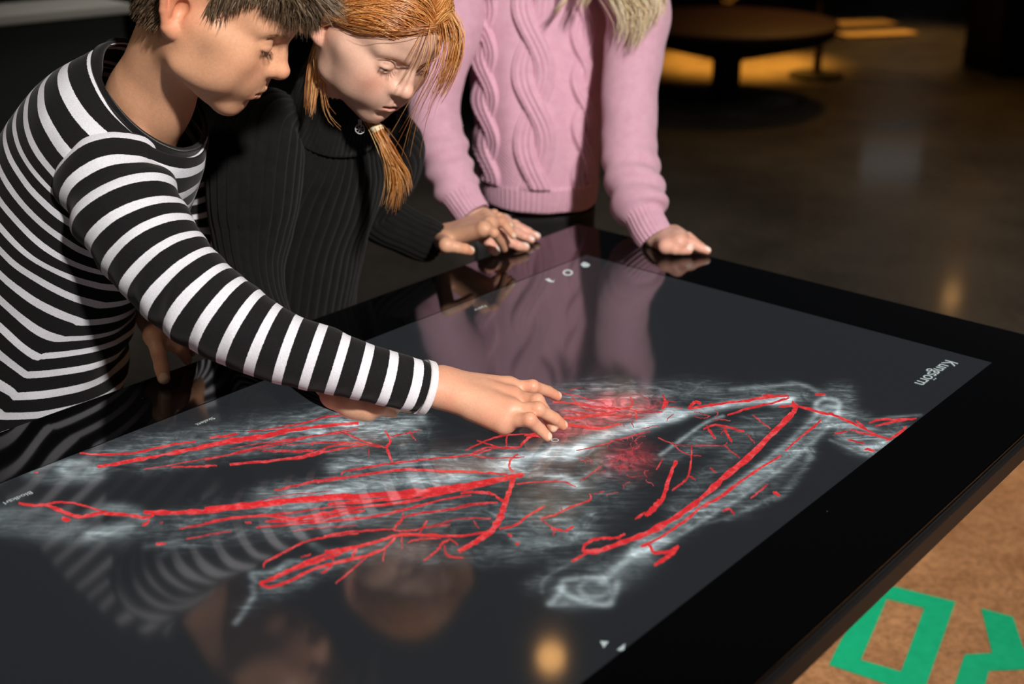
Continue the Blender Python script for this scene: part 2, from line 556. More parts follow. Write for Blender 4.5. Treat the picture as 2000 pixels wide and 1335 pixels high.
# --- body and spine
paint(Z3([(0, 425), (80, 410), (150, 395), (240, 385), (300, 380)]), 17, 0.30)
paint(Z3([(0, 425), (80, 410), (150, 395), (240, 385), (320, 370)]), 28, 0.9, 1)
paint(Z3([(0, 490), (100, 490), (200, 500), (290, 540)]), 20, 0.8, 1)
paint(Z3([(190, 500), (250, 505), (295, 540)]), 8, 0.45)
paint(Z3([(150, 390), (215, 365), (255, 375), (250, 410)]), 6, 0.34)
paint(Z3([(300, 520), (400, 460), (440, 450), (450, 490)]), 5, 0.10)
paint(Z3([(560, 195), (400, 190), (260, 200)]), 50, 0.40, 1)
paint(Z3([(250, 110), (450, 90), (620, 105), (800, 100), (1000, 120)]), 26, 0.42, 1)
paint(Z3([(450, 200), (330, 230), (240, 250)]), 42, 0.9, 2)
paint(Z3([(430, 170), (560, 170), (620, 180)]), 30, 0.8, 2)
paint(Z3([(500, 420), (560, 420)]), 40, 0.55, 2)
paint(Z3([(100, 700), (250, 640), (380, 560), (430, 480)]), 70, 0.30, 1)
paint(Z3([(60, 800), (200, 790), (330, 750)]), 34, 0.12, 1)
# --- legs: upper
paint(Z1([(350, 560), (430, 545), (520, 560)]), 24, 0.18)
paint(Z1(loop(430, 560, 85, 38)), 10, 0.28)
paint(Z1([(180, 575), (260, 540), (380, 520)]), 7, 0.20)
paint(Z1([(150, 590), (280, 620), (430, 630), (560, 600)]), 14, 0.10)
paint(Z1([(600, 500), (850, 430), (1100, 400), (1400, 350), (1700, 300), (2000, 280)]), 32, 0.55, 1)
paint(Z1([(800, 560), (1200, 480), (1600, 430), (2000, 400)]), 20, 0.30, 1)
paint(Z1([(1700, 330), (2000, 290)]), 16, 0.12)
paint(Z2([(350, 40), (600, 20), (900, -20)]), 30, 0.5, 1)
paint(Z2([(650, -60), (900, -40), (1000, 0)]), 40, 0.5, 1)
paint(Z2([(700, 130), (760, 60), (900, 20)]), 40, 0.3, 1)
paint(Z2([(950, -20), (1060, -60)]), 9, 0.3)
# --- legs: lower
paint(Z1([(-60, 850), (60, 870), (250, 900), (450, 910), (650, 920)]), 30, 0.16)
paint(Z1([(500, 930), (620, 905), (720, 880)]), 16, 0.34)
paint(Z1([(540, 800), (620, 780), (720, 790), (800, 830)]), 16, 0.26)
paint(Z1([(430, 930), (520, 880), (600, 820)]), 8, -0.10)
paint(Z1([(-60, 800), (120, 790), (260, 800), (400, 850)]), 20, 0.10)
paint(Z1([(800, 880), (1000, 850), (1300, 800), (1600, 760), (2000, 700)]), 30, 0.34, 1)
paint(Z1([(950, 980), (1200, 930), (1600, 880), (2000, 830)]), 26, 0.26, 1)
paint(Z1([(820, 990), (1000, 960)]), 10, 0.08)
paint(Z2([(300, 340), (600, 300), (900, 260), (1200, 225), (1400, 215)]), 30, 1.0, 1)
paint(Z2([(500, 300), (800, 265), (1100, 235), (1300, 220)]), 13, 0.20)
paint(Z2([(1400, 180), (1550, 140), (1700, 130), (1780, 110)]), 18, 0.30)
paint(Z2([(650, 180), (900, 150), (1200, 140), (1500, 130)]), 24, 0.55, 1)
paint(Z2([(400, 450), (800, 430), (1200, 380)]), 26, 0.4, 1)
paint(Z2([(1000, 150), (960, 165), (1020, 140)]), 6, 0.2)
paint(Z2([(1100, 420), (1300, 400), (1500, 420), (1750, 400)]), 60, 0.28, 1)
paint(Z2([(1000, 600), (1250, 600), (1500, 590), (1750, 540), (1850, 470)]), 30, 0.26, 1)
paint(Z2([(250, 740), (230, 700), (320, 690), (420, 650)]), 7, 0.24)
paint(Z2([(230, 760), (240, 800), (200, 870), (150, 940)]), 7, 0.20)
paint(Z2([(200, 860), (330, 800), (480, 740)]), 20, 0.16, 1)
paint(Z2([(360, 680), (400, 640), (460, 640)]), 6, 0.18)
paint(Z2([(300, 740), (500, 680), (700, 620), (900, 560)]), 26, 0.42, 1)
paint(Z2([(530, 560), (600, 590), (720, 590)]), 10, 0.10)
glow = np.clip(glow, 0, 1.6)
glow[:, 0] = np.clip(glow[:, 0], 0, 0.95)
i, j = np.meshgrid(np.arange(NA - 1), np.arange(NB - 1), indexing='ij')
Q = np.stack([i * NB + j, (i + 1) * NB + j, (i + 1) * NB + j + 1, i * NB + j + 1], -1).reshape(-1, 4)
screen = mesh_np('screen', VS, Q, m_scr, table, False, {'glow': glow})
screen['label'] = 'lit screen with grey x-ray bones on dark grey'

m_ves, nt, b = new_mat('red_vessel_pixels')
b.inputs['Base Color'].default_value = (0.003, 0.003, 0.003, 1)
b.inputs['Roughness'].default_value = 0.075
b.inputs['IOR'].default_value = 1.75
n1 = noise_n(nt, 110, 4, 0.65)
cr = ramp(nt, n1.outputs[0], [(0.3, srgb(196, 42, 50)), (0.5, srgb(226, 50, 52)), (0.72, srgb(238, 104, 106))])
cf = ramp(nt, n1.outputs[0], [(0.34, srgb(84, 44, 50)), (0.52, srgb(190, 56, 62)), (0.7, srgb(205, 96, 100))])
nt.links.new(mix_c(nt, attr(nt, 'strong').outputs['Fac'], cf, cr), b.inputs['Emission Color'])
b.inputs['Emission Strength'].default_value = 0.95
VV, QQ, WW = [], [], []


def inside(p):
    X = T(p[:, 0], p[:, 1])
    a, b2 = tab_ab(X)
    return (a > SA0 + 0.002) & (a < SA1 - 0.002) & (b2 > SB0 + 0.002) & (b2 < SB1 - 0.002)


def vessel(L, w, taper=0.45, jit=1.0, z=0.0):
    L = smooth_line(L, 5 * len(L) if len(L) > 2 else None)
    if len(L) == 2: L = np.linspace(L[0], L[1], 6)
    k = inside(L)
    if k.sum() < 2: return
    L = L[k]
    n = len(L)
    L = L + rng.normal(0, 0.55 * jit, L.shape)
    tg = np.gradient(L, axis=0); tg /= np.linalg.norm(tg, axis=1)[:, None] + 1e-9
    nr = np.stack([-tg[:, 1], tg[:, 0]], 1)
    s = np.linspace(0, 1, n)
    ww = 0.5 * w * (taper + (1 - taper) * np.sin(np.pi * np.clip(s * 0.9 + 0.05, 0, 1)) ** 0.5) * (1 + 0.18 * rng.normal(size=n))
    ww = np.clip(ww, 0.6, None)[:, None]
    o = sum(len(v) for v in VV)
    zz = TZ - 0.0002 + 0.00001 * (len(VV) % 12)
    A = T((L + nr * ww)[:, 0], (L + nr * ww)[:, 1], zz); B = T((L - nr * ww)[:, 0], (L - nr * ww)[:, 1], zz)
    VV.append(np.concatenate([A, B])); WW.append(np.full(2 * n, min(1.0, max(0.0, (w - 2.0) / 3.0))))
    q = np.arange(n - 1)
    QQ.append(np.stack([q, q + 1, q + 1 + n, q + n], 1) + o)


VES1 = [([(445, 470), (580, 478), (750, 468), (880, 440), (1000, 415), (1090, 405)], 12), ([(1170, 382), (1250, 375), (1330, 362)], 13),
        ([(540, 545), (640, 530), (800, 500), (960, 470), (1150, 430), (1300, 395), (1450, 375), (1600, 345), (1800, 320), (2000, 300)], 21),
        ([(1380, 350), (1500, 335), (1700, 300), (1850, 262), (2000, 262), (2080, 275)], 9), ([(800, 560), (950, 535), (1150, 500), (1330, 470), (1500, 435), (1650, 400), (1800, 365), (2000, 330)], 7),
        ([(960, 545), (1100, 545), (1210, 538)], 10), ([(1280, 530), (1450, 518), (1600, 500), (1750, 470), (1850, 430), (2000, 410)], 10),
        ([(1280, 445), (1450, 415), (1650, 385), (1850, 360), (1990, 345)], 6), ([(1470, 458), (1600, 462), (1750, 458)], 8), ([(1600, 425), (1700, 415), (1850, 405)], 6),
        ([(105, 750), (200, 760), (260, 760), (330, 785), (440, 825), (560, 805), (700, 812), (800, 828), (860, 815)], 17), ([(230, 765), (300, 745), (390, 745), (480, 765), (600, 800)], 11),
        ([(345, 830), (365, 838), (392, 842)], 22), ([(795, 872), (815, 862), (832, 845)], 14), ([(890, 858), (910, 855)], 8), ([(195, 578), (215, 576)], 10),
        ([(800, 800), (950, 800), (1100, 795), (1300, 775), (1500, 750), (1700, 725), (1850, 712), (2000, 705)], 27), ([(1000, 890), (1150, 865), (1300, 830), (1500, 815), (1700, 790), (1850, 770), (2000, 770)], 10),
        ([(1480, 850), (1650, 835), (1800, 820), (2000, 790)], 10), ([(1430, 885), (1600, 870), (1800, 850), (2000, 825)], 8), ([(870, 978), (925, 972)], 13), ([(1040, 948), (1180, 920), (1290, 905)], 7),
        ([(1540, 678), (1640, 655), (1760, 625)], 9), ([(1700, 640), (1850, 610), (2000, 600)], 10), ([(1310, 770), (1600, 705), (1850, 680)], 6), ([(1365, 855), (1405, 858)], 11),
        ([(1470, 1110), (1485, 1075), (1570, 1030), (1680, 975), (1800, 940), (2000, 915)], 11), ([(1630, 905), (1800, 885), (1990, 870)], 6)]
VES2 = [([(0, 385), (200, 365), (450, 340), (700, 325), (950, 305), (1150, 285), (1350, 255), (1500, 225), (1555, 215)], 26), ([(600, 360), (800, 345), (1000, 320), (1200, 290), (1400, 250)], 18),
        ([(0, 452), (150, 425), (300, 415), (450, 430), (600, 400), (800, 370), (1000, 345), (1100, 320), (1250, 290), (1480, 240)], 13), ([(300, 445), (500, 440), (700, 405), (780, 388)], 11),
        ([(260, 470), (450, 455), (650, 440), (850, 415), (1000, 380), (1150, 340), (1300, 315)], 10), ([(340, 292), (480, 260), (550, 240)], 9), ([(550, 255), (700, 228), (850, 205), (1000, 190), (1200, 200), (1350, 205), (1480, 215)], 11),
        ([(665, 215), (700, 195), (850, 170), (1000, 150), (1150, 135), (1300, 118), (1400, 90)], 9), ([(1300, 120), (1400, 135), (1560, 130)], 6), ([(1510, 200), (1490, 185), (1490, 150), (1530, 115)], 10), ([(1540, 80), (1560, 55), (1600, 25), (1640, 30)], 14),
        ([(1270, 97), (1400, 40), (1500, 20), (1600, 20)], 8), ([(1330, 50), (1450, 85), (1540, 80)], 9), ([(1300, 115), (1380, 85), (1540, 80)], 8), ([(1475, 20), (1470, 80)], 7), ([(1510, 225), (1490, 290), (1460, 370), (1440, 430), (1400, 490), (1320, 545), (1240, 590)], 27),
        ([(1460, 350), (1400, 310), (1320, 300), (1250, 305)], 12), ([(1430, 350), (1300, 365), (1200, 385), (1050, 405), (980, 420), (940, 455), (920, 485)], 9), ([(920, 485), (1000, 490), (1100, 470), (1200, 460)], 8),
        ([(1410, 490), (1250, 515), (1100, 512), (950, 510), (850, 540), (750, 565), (600, 600), (450, 660), (350, 710)], 13), ([(1440, 480), (1520, 460), (1580, 415), (1660, 368)], 11), ([(880, 0), (905, 50), (890, 90), (915, 150)], 12),
        ([(885, 85), (780, 55), (700, 20), (640, 5)], 8), ([(860, 80), (700, 60), (560, 60), (520, 70)], 8), ([(780, 70), (600, 100), (480, 130), (300, 150), (120, 168)], 10), ([(0, 173), (60, 172)], 9), ([(280, 100), (420, 100), (540, 95)], 8),
        ([(0, 145), (150, 110), (350, 60), (550, 25), (700, 5)], 8), ([(0, 75), (150, 55), (300, 30), (400, 10)], 14), ([(905, 30), (960, 20), (1050, 0)], 7), ([(930, 480), (850, 485), (700, 495), (580, 515)], 9),
        ([(265, 745), (300, 735), (345, 715), (450, 670), (600, 620), (740, 570)], 15), ([(320, 765), (400, 740), (500, 690), (620, 650), (760, 620), (870, 580), (930, 520)], 14), ([(268, 742), (285, 758), (325, 768)], 13),
        ([(640, 745), (720, 680), (790, 620)], 8), ([(620, 600), (625, 650), (570, 700)], 10), ([(745, 565), (720, 615)], 14), ([(590, 590), (660, 580), (740, 570)], 12), ([(470, 620), (520, 602)], 7), ([(920, 480), (960, 440), (970, 400)], 8),
        ([(1070, 635), (1130, 590), (1160, 550), (1200, 530)], 10), ([(1170, 560), (1185, 610), (1260, 620)], 10), ([(1200, 530), (1240, 560)], 8), ([(1050, 500), (1085, 440)], 10), ([(960, 510), (965, 580)], 7), ([(870, 640), (882, 560)], 7), ([(990, 545), (1060, 530), (1150, 525)], 8),
        ([(1640, 430), (1700, 415), (1800, 370), (1880, 340), (1880, 310)], 9), ([(1640, 430), (1700, 480), (1700, 510)], 7), ([(1690, 475), (1760, 490), (1800, 465)], 11), ([(1740, 370), (1745, 400)], 6), ([(1900, 310), (1950, 295)], 6),
        ([(1520, 260), (1640, 250), (1750, 250), (1810, 275)], 8), ([(1830, 250), (1900, 200), (1940, 170)], 6), ([(1480, 505), (1500, 518)], 12), ([(1520, 548), (1530, 556)], 13), ([(1200, 385), (1290, 360), (1400, 350)], 7), ([(1100, 470), (1250, 430), (1400, 430)], 7), ([(1310, 440), (1340, 480)], 6), ([(800, 90), (800, 130)], 6), ([(1000, 10), (1030, 50)], 6)]
VES3 = [([(330, 848), (400, 845), (500, 810), (620, 765), (760, 690), (870, 610), (980, 510), (1090, 420), (1200, 310), (1290, 220), (1320, 180), (1300, 155)], 26), ([(330, 848), (340, 815), (400, 788), (480, 785), (525, 768)], 13), ([(275, 895), (345, 860)], 11),
        ([(765, 425), (730, 510), (700, 600), (660, 650), (625, 680)], 18), ([(690, 610), (650, 655), (622, 682)], 24), ([(570, 700), (620, 665)], 10), ([(835, 360), (835, 420), (820, 495), (790, 530), (745, 565)], 9), ([(600, 822), (680, 790), (800, 710), (880, 640), (960, 600), (1030, 545), (1110, 490), (1250, 400)], 12),
        ([(880, 640), (915, 632)], 9), ([(1270, 380), (1340, 320), (1400, 270), (1440, 235)], 10), ([(600, 825), (640, 820), (660, 850), (720, 850), (775, 822)], 13), ([(775, 822), (730, 870), (660, 912)], 19), ([(980, 660), (1010, 650), (1035, 675)], 9), ([(1110, 600), (1160, 560), (1190, 535)], 8), ([(1215, 570), (1245, 588)], 12),
        ([(820, 185), (950, 165), (1100, 145), (1200, 130), (1290, 125)], 11), ([(1000, 215), (1100, 185), (1220, 155), (1290, 135)], 10), ([(700, 185), (712, 165), (715, 145)], 18), ([(820, 185), (850, 155), (880, 160)], 13), ([(1240, 175), (1340, 175), (1440, 205), (1500, 215), (1600, 260), (1700, 310), (1770, 330)], 11),
        ([(1660, 250), (1720, 235), (1900, 235)], 10), ([(1690, 265), (1800, 240), (1890, 230)], 9), ([(1740, 335), (1800, 300), (1835, 268)], 11), ([(1600, 240), (1650, 280)], 9), ([(1500, 300), (1560, 290)], 8), ([(1560, 330), (1640, 345)], 8), ([(1640, 372), (1685, 380)], 11), ([(1570, 280), (1640, 300), (1740, 320)], 8),
        ([(905, 260), (920, 290), (945, 325)], 9), ([(890, 280), (950, 260), (1060, 285), (1080, 290)], 9), ([(985, 265), (1005, 310), (1025, 340)], 10), ([(1090, 300), (1130, 345)], 6), ([(1120, 215), (1160, 245), (1205, 280)], 6), ([(680, 320), (760, 350), (840, 355), (980, 355), (1000, 340)], 5), ([(985, 355), (1060, 415)], 6), ([(740, 340), (800, 390), (880, 405)], 5),
        ([(920, 460), (950, 480)], 7), ([(820, 495), (855, 515)], 7), ([(190, 155), (300, 160), (420, 180), (520, 185), (560, 160), (550, 130)], 10), ([(230, 110), (320, 130), (430, 160)], 6), ([(200, 230), (330, 225), (480, 200)], 11), ([(180, 245), (300, 265), (420, 275), (500, 255)], 12), ([(575, 190), (580, 235)], 10),
        ([(540, 185), (600, 200), (700, 200)], 6), ([(250, 255), (150, 290), (60, 310)], 8), ([(300, 380), (430, 350), (520, 320), (640, 290)], 6), ([(280, 130), (330, 180), (440, 200)], 7), ([(240, 190), (400, 215), (560, 215)], 8), ([(700, 120), (720, 160)], 9), ([(670, 470), (700, 420)], 7), ([(1410, 118), (1460, 120)], 9), ([(1160, 125), (1215, 120)], 9)]
for L, w in VES1: vessel(Z1(L), w * 0.35 * 1.05)
for L, w in VES2: vessel(Z2(L), w * 0.40 * 1.05)
for L, w in VES3: vessel(Z3(L), w * 0.42 * 1.05)
# fine capillary twigs in the body region
for k in range(34):
    x, y = rng.normal(1215, 32), rng.normal(895, 26)
    a0 = rng.uniform(0, 6.28); L = [(x, y)]
    for q in range(3):
        a0 += rng.normal(0, 0.7); x += 9 * math.cos(a0); y += 6 * math.sin(a0); L.append((x, y))
    vessel(L, 1.1)
for k in range(22):
    x, y = rng.uniform(1080, 1420), rng.normal(800, 18)
    a0 = rng.normal(0.2, 0.5); L = [(x, y)]
    for q in range(3):
        a0 += rng.normal(0, 0.5); x += 13 * math.cos(a0); y += 5 * math.sin(a0); L.append((x, y))
    vessel(L, 1.6)
vs = mesh_np('red_vessels', np.concatenate(VV), np.concatenate(QQ), m_ves, screen, False, {'strong': np.concatenate(WW)})
vs['kind'] = 'stuff'; vs['label'] = 'bright red blood vessel tracery shown on the screen'

# writing and symbols on the screen
m_txt, nt, b = new_mat('white_screen_writing')
b.inputs['Base Color'].default_value = (0.003, 0.003, 0.003, 1)
b.inputs['Roughness'].default_value = 0.08
b.inputs['Emission Color'].default_value = srgb(196, 208, 205)
b.inputs['Emission Strength'].default_value = 0.85


def screen_text(name, txt, px, py, size, strength=1):
    cu = bpy.data.curves.new(name, 'FONT')
    cu.body = txt; cu.size = size; cu.align_x = 'CENTER'; cu.align_y = 'CENTER'
    ob = bpy.data.objects.new(name, cu)
    COL.objects.link(ob)
    dg = bpy.context.evaluated_depsgraph_get(); dg.update()
    me = bpy.data.meshes.new_from_object(ob.evaluated_get(dg))
    bpy.data.objects.remove(ob, do_unlink=True)
    V = np.zeros(len(me.vertices) * 3, np.float32); me.vertices.foreach_get('co', V); V = V.reshape(-1, 3)
    X = T(px, py, TZ - 0.0001) + V[:, :1] * (-TA) + V[:, 1:2] * (-TB)
    me.vertices.foreach_set('co', X.astype(np.float32).ravel())
    me.materials.clear(); me.materials.append(m_txt)
    o = bpy.data.objects.new(name, me); COL.objects.link(o); adopt(o, screen)
    return o


screen_text('caption', 'Kungsörn', 1828, 727, 0.0245)
screen_text('caption', 'Skelett', 401, 822, 0.0088)
screen_text('caption', 'Blodkärl', 35, 971, 0.0092)
screen_text('caption', 'Fjädrar', 938, 601, 0.0085)


def icon(pts, name='icon'):
    n = len(pts)
    me = bpy.data.meshes.new(name)
    me.from_pydata([tuple(T(x, y, TZ - 0.0001)) for x, y in pts], [], [list(range(n))])
    me.materials.append(m_txt)
    o = bpy.data.objects.new(name, me); COL.objects.link(o); adopt(o, screen)


def icon_ring(cx, cy, rx, ry, th, name='icon'):
    A = loop(cx, cy, rx, ry, 25); B = loop(cx, cy, rx * th, ry * th, 25)
    V = [tuple(T(x, y, TZ - 0.0001)) for x, y in A + B]
    me = bpy.data.meshes.new(name)
    me.from_pydata(V, [], [[i, i + 1, 25 + i + 1, 25 + i] for i in range(24)])
    me.materials.append(m_txt)
    o = bpy.data.objects.new(name, me); COL.objects.link(o); adopt(o, screen)


icon_ring(1109, 532, 10, 6, 0.62)
icon([(1134, 516), (1140, 511), (1147, 513), (1153, 517), (1148, 521), (1139, 521)])
icon([(1064, 545), (1072, 543), (1080, 549), (1084, 545), (1081, 551), (1072, 550)])
icon([(1172, 1251), (1189, 1252), (1179, 1264)])
icon([(1205, 1268), (1221, 1256), (1219, 1268), (1212, 1270)])
icon_ring(1084, 859, 8, 3.2, 0.75)
# ================================================================== body building tools
f32 = np.float32


class Field:
    """signed distance samples on a box; solids are blended in one by one"""

    def __init__(self, lo, hi, h):
        self.lo = np.array(lo, float); self.h = h
        self.n = np.ceil((np.array(hi) - self.lo) / h).astype(int) + 1
        self.F = np.full(self.n, 1.0, f32)
        self.ax = [(self.lo[i] + h * np.arange(self.n[i])).astype(f32) for i in range(3)]

    def _sl(self, lo, hi):
        s = []
        for i in range(3):
            a = max(0, int((lo[i] - self.lo[i]) / self.h)); b = min(self.n[i], int((hi[i] - self.lo[i]) / self.h) + 2)
            if b <= a: return None
            s.append(slice(a, b))
        return tuple(s)

    def _grid(self, s):
        return (self.ax[0][s[0]][:, None, None], self.ax[1][s[1]][None, :, None], self.ax[2][s[2]][None, None, :])

    def _put(self, s, d, k, op):
        F = self.F[s]
        if op == 'add':
            if k > 0:
                hh = np.clip(0.5 + 0.5 * (F - d) / k, 0, 1)
                self.F[s] = F * (1 - hh) + d * hh - k * hh * (1 - hh)
            else: self.F[s] = np.minimum(F, d)
        else:
            hh = np.clip(0.5 - 0.5 * (F + d) / max(k, 1e-6), 0, 1)
            self.F[s] = F * (1 - hh) - d * hh + k * hh * (1 - hh)

    def ell(self, c, r, k=0.0, op='add', R=None, m=0.02):
        c = np.array(c, float); r = np.array(r, float) * np.ones(3)
        e = (r.max() if R is not None else r) + m + k
        s = self._sl(c - e, c + e)
        if s is None: return
        x, y, z = self._grid(s)
        x = x - f32(c[0]); y = y - f32(c[1]); z = z - f32(c[2])
        if R is not None:
            R = np.array(R, f32)      # columns are the ellipsoid axes
            x, y, z = (x * R[0, j] + y * R[1, j] + z * R[2, j] for j in range(3))
        ri = (1 / r).astype(f32)
        k0 = np.sqrt((x * ri[0]) ** 2 + (y * ri[1]) ** 2 + (z * ri[2]) ** 2)
        k1 = np.sqrt((x * ri[0] ** 2) ** 2 + (y * ri[1] ** 2) ** 2 + (z * ri[2] ** 2) ** 2) + f32(1e-9)
        self._put(s, k0 * (k0 - 1) / k1, k, op)

    def cone(self, a, b, ra, rb, k=0.0, op='add', m=0.015, flat=None):
        """tapered capsule; flat=(axis, factor) squashes it along a direction"""
        a = np.array(a, float); b = np.array(b, float)
        e = max(ra, rb) + m + k
        s = self._sl(np.minimum(a, b) - e, np.maximum(a, b) + e)
        if s is None: return
        x, y, z = self._grid(s)
        ab = b - a; L2 = max(ab @ ab, 1e-12)
        px = x - f32(a[0]); py = y - f32(a[1]); pz = z - f32(a[2])
        t = np.clip((px * f32(ab[0]) + py * f32(ab[1]) + pz * f32(ab[2])) / f32(L2), 0, 1)
        qx = px - t * f32(ab[0]); qy = py - t * f32(ab[1]); qz = pz - t * f32(ab[2])
        d2 = qx * qx + qy * qy + qz * qz
        if flat is not None:
            n, fac = flat; n = np.array(n, float) / np.linalg.norm(n)
            dn = qx * f32(n[0]) + qy * f32(n[1]) + qz * f32(n[2])
            d2 = d2 + dn * dn * f32(fac * fac - 1)
        self._put(s, np.sqrt(d2) - (f32(ra) + t * f32(rb - ra)), k, op)

    def chain(self, pts, rad, k=0.0, op='add', kk=None, flat=None):
        for i in range(len(pts) - 1):
            self.cone(pts[i], pts[i + 1], rad[i], rad[i + 1], k if i == 0 or kk is None else kk, op, flat=flat)

    def mesh(self):
        F = self.F; n = self.n; h = self.h
        S = F < 0
        c = [S[i:n[0] - 1 + i, j:n[1] - 1 + j, k:n[2] - 1 + k] for i in (0, 1) for j in (0, 1) for k in (0, 1)]
        cnt = sum(x.astype(np.int8) for x in c)
        act = (cnt > 0) & (cnt < 8)
        ci = np.argwhere(act)
        idm = np.full(act.shape, -1, np.int32); idm[act] = np.arange(len(ci))
        acc = np.zeros((len(ci), 3), np.float64); num = np.zeros(len(ci))
        off = [(i, j, k) for i in (0, 1) for j in (0, 1) for k in (0, 1)]
        vals = [F[ci[:, 0] + o[0], ci[:, 1] + o[1], ci[:, 2] + o[2]] for o in off]
        for ia in range(8):
            for ib in range(ia + 1, 8):
                oa, ob = np.array(off[ia]), np.array(off[ib])
                if abs(oa - ob).sum() != 1: continue
                va, vb = vals[ia], vals[ib]
                m = (va < 0) != (vb < 0)
                t = np.where(m, va / (va - vb + 1e-20), 0)
                p = oa + t[:, None] * (ob - oa)
                acc[m] += p[m]; num[m] += 1
        V = self.lo + h * (ci + acc / num[:, None])
        quads = []
        for ax in range(3):
            sl0 = [slice(None)] * 3; sl1 = [slice(None)] * 3
            sl0[ax] = slice(0, n[ax] - 1); sl1[ax] = slice(1, n[ax])
            A, B = S[tuple(sl0)], S[tuple(sl1)]
            e = np.argwhere(A != B)
            u, v = [(1, 2), (2, 0), (0, 1)][ax]
            ok = (e[:, u] > 0) & (e[:, v] > 0) & (e[:, u] < n[u] - 1) & (e[:, v] < n[v] - 1)
            e = e[ok]
            ins = A[e[:, 0], e[:, 1], e[:, 2]]
            def g(du, dv):
                q = e.copy(); q[:, u] -= du; q[:, v] -= dv
                return idm[q[:, 0], q[:, 1], q[:, 2]]
            q = np.stack([g(1, 1), g(0, 1), g(0, 0), g(1, 0)], 1)
            q[~ins] = q[~ins][:, ::-1]
            quads.append(q)
        Q = np.concatenate(quads)
        Q = Q[(Q >= 0).all(1)]
        return V, Q


def relax(V, Q, it=1, lam=0.5):
    E = np.concatenate([Q[:, [0, 1]], Q[:, [1, 2]], Q[:, [2, 3]], Q[:, [3, 0]]])
    for _ in range(it):
        s = np.zeros_like(V); n = np.zeros(len(V))
        for a, b in ((0, 1), (1, 0)):
            for d in range(3): s[:, d] += np.bincount(E[:, a], V[E[:, b], d], len(V))
            n += np.bincount(E[:, a], minlength=len(V))
        V = V * (1 - lam) + lam * s / np.maximum(n, 1)[:, None]
    return V


def unit(v): v = np.array(v, float); return v / np.linalg.norm(v)


def seg_dist(X, a, b):
    a = np.array(a, float); b = np.array(b, float); ab = b - a
    t = np.clip(((X - a) @ ab) / (ab @ ab + 1e-12), 0, 1)
    return np.linalg.norm(X - a - t[:, None] * ab, axis=1)


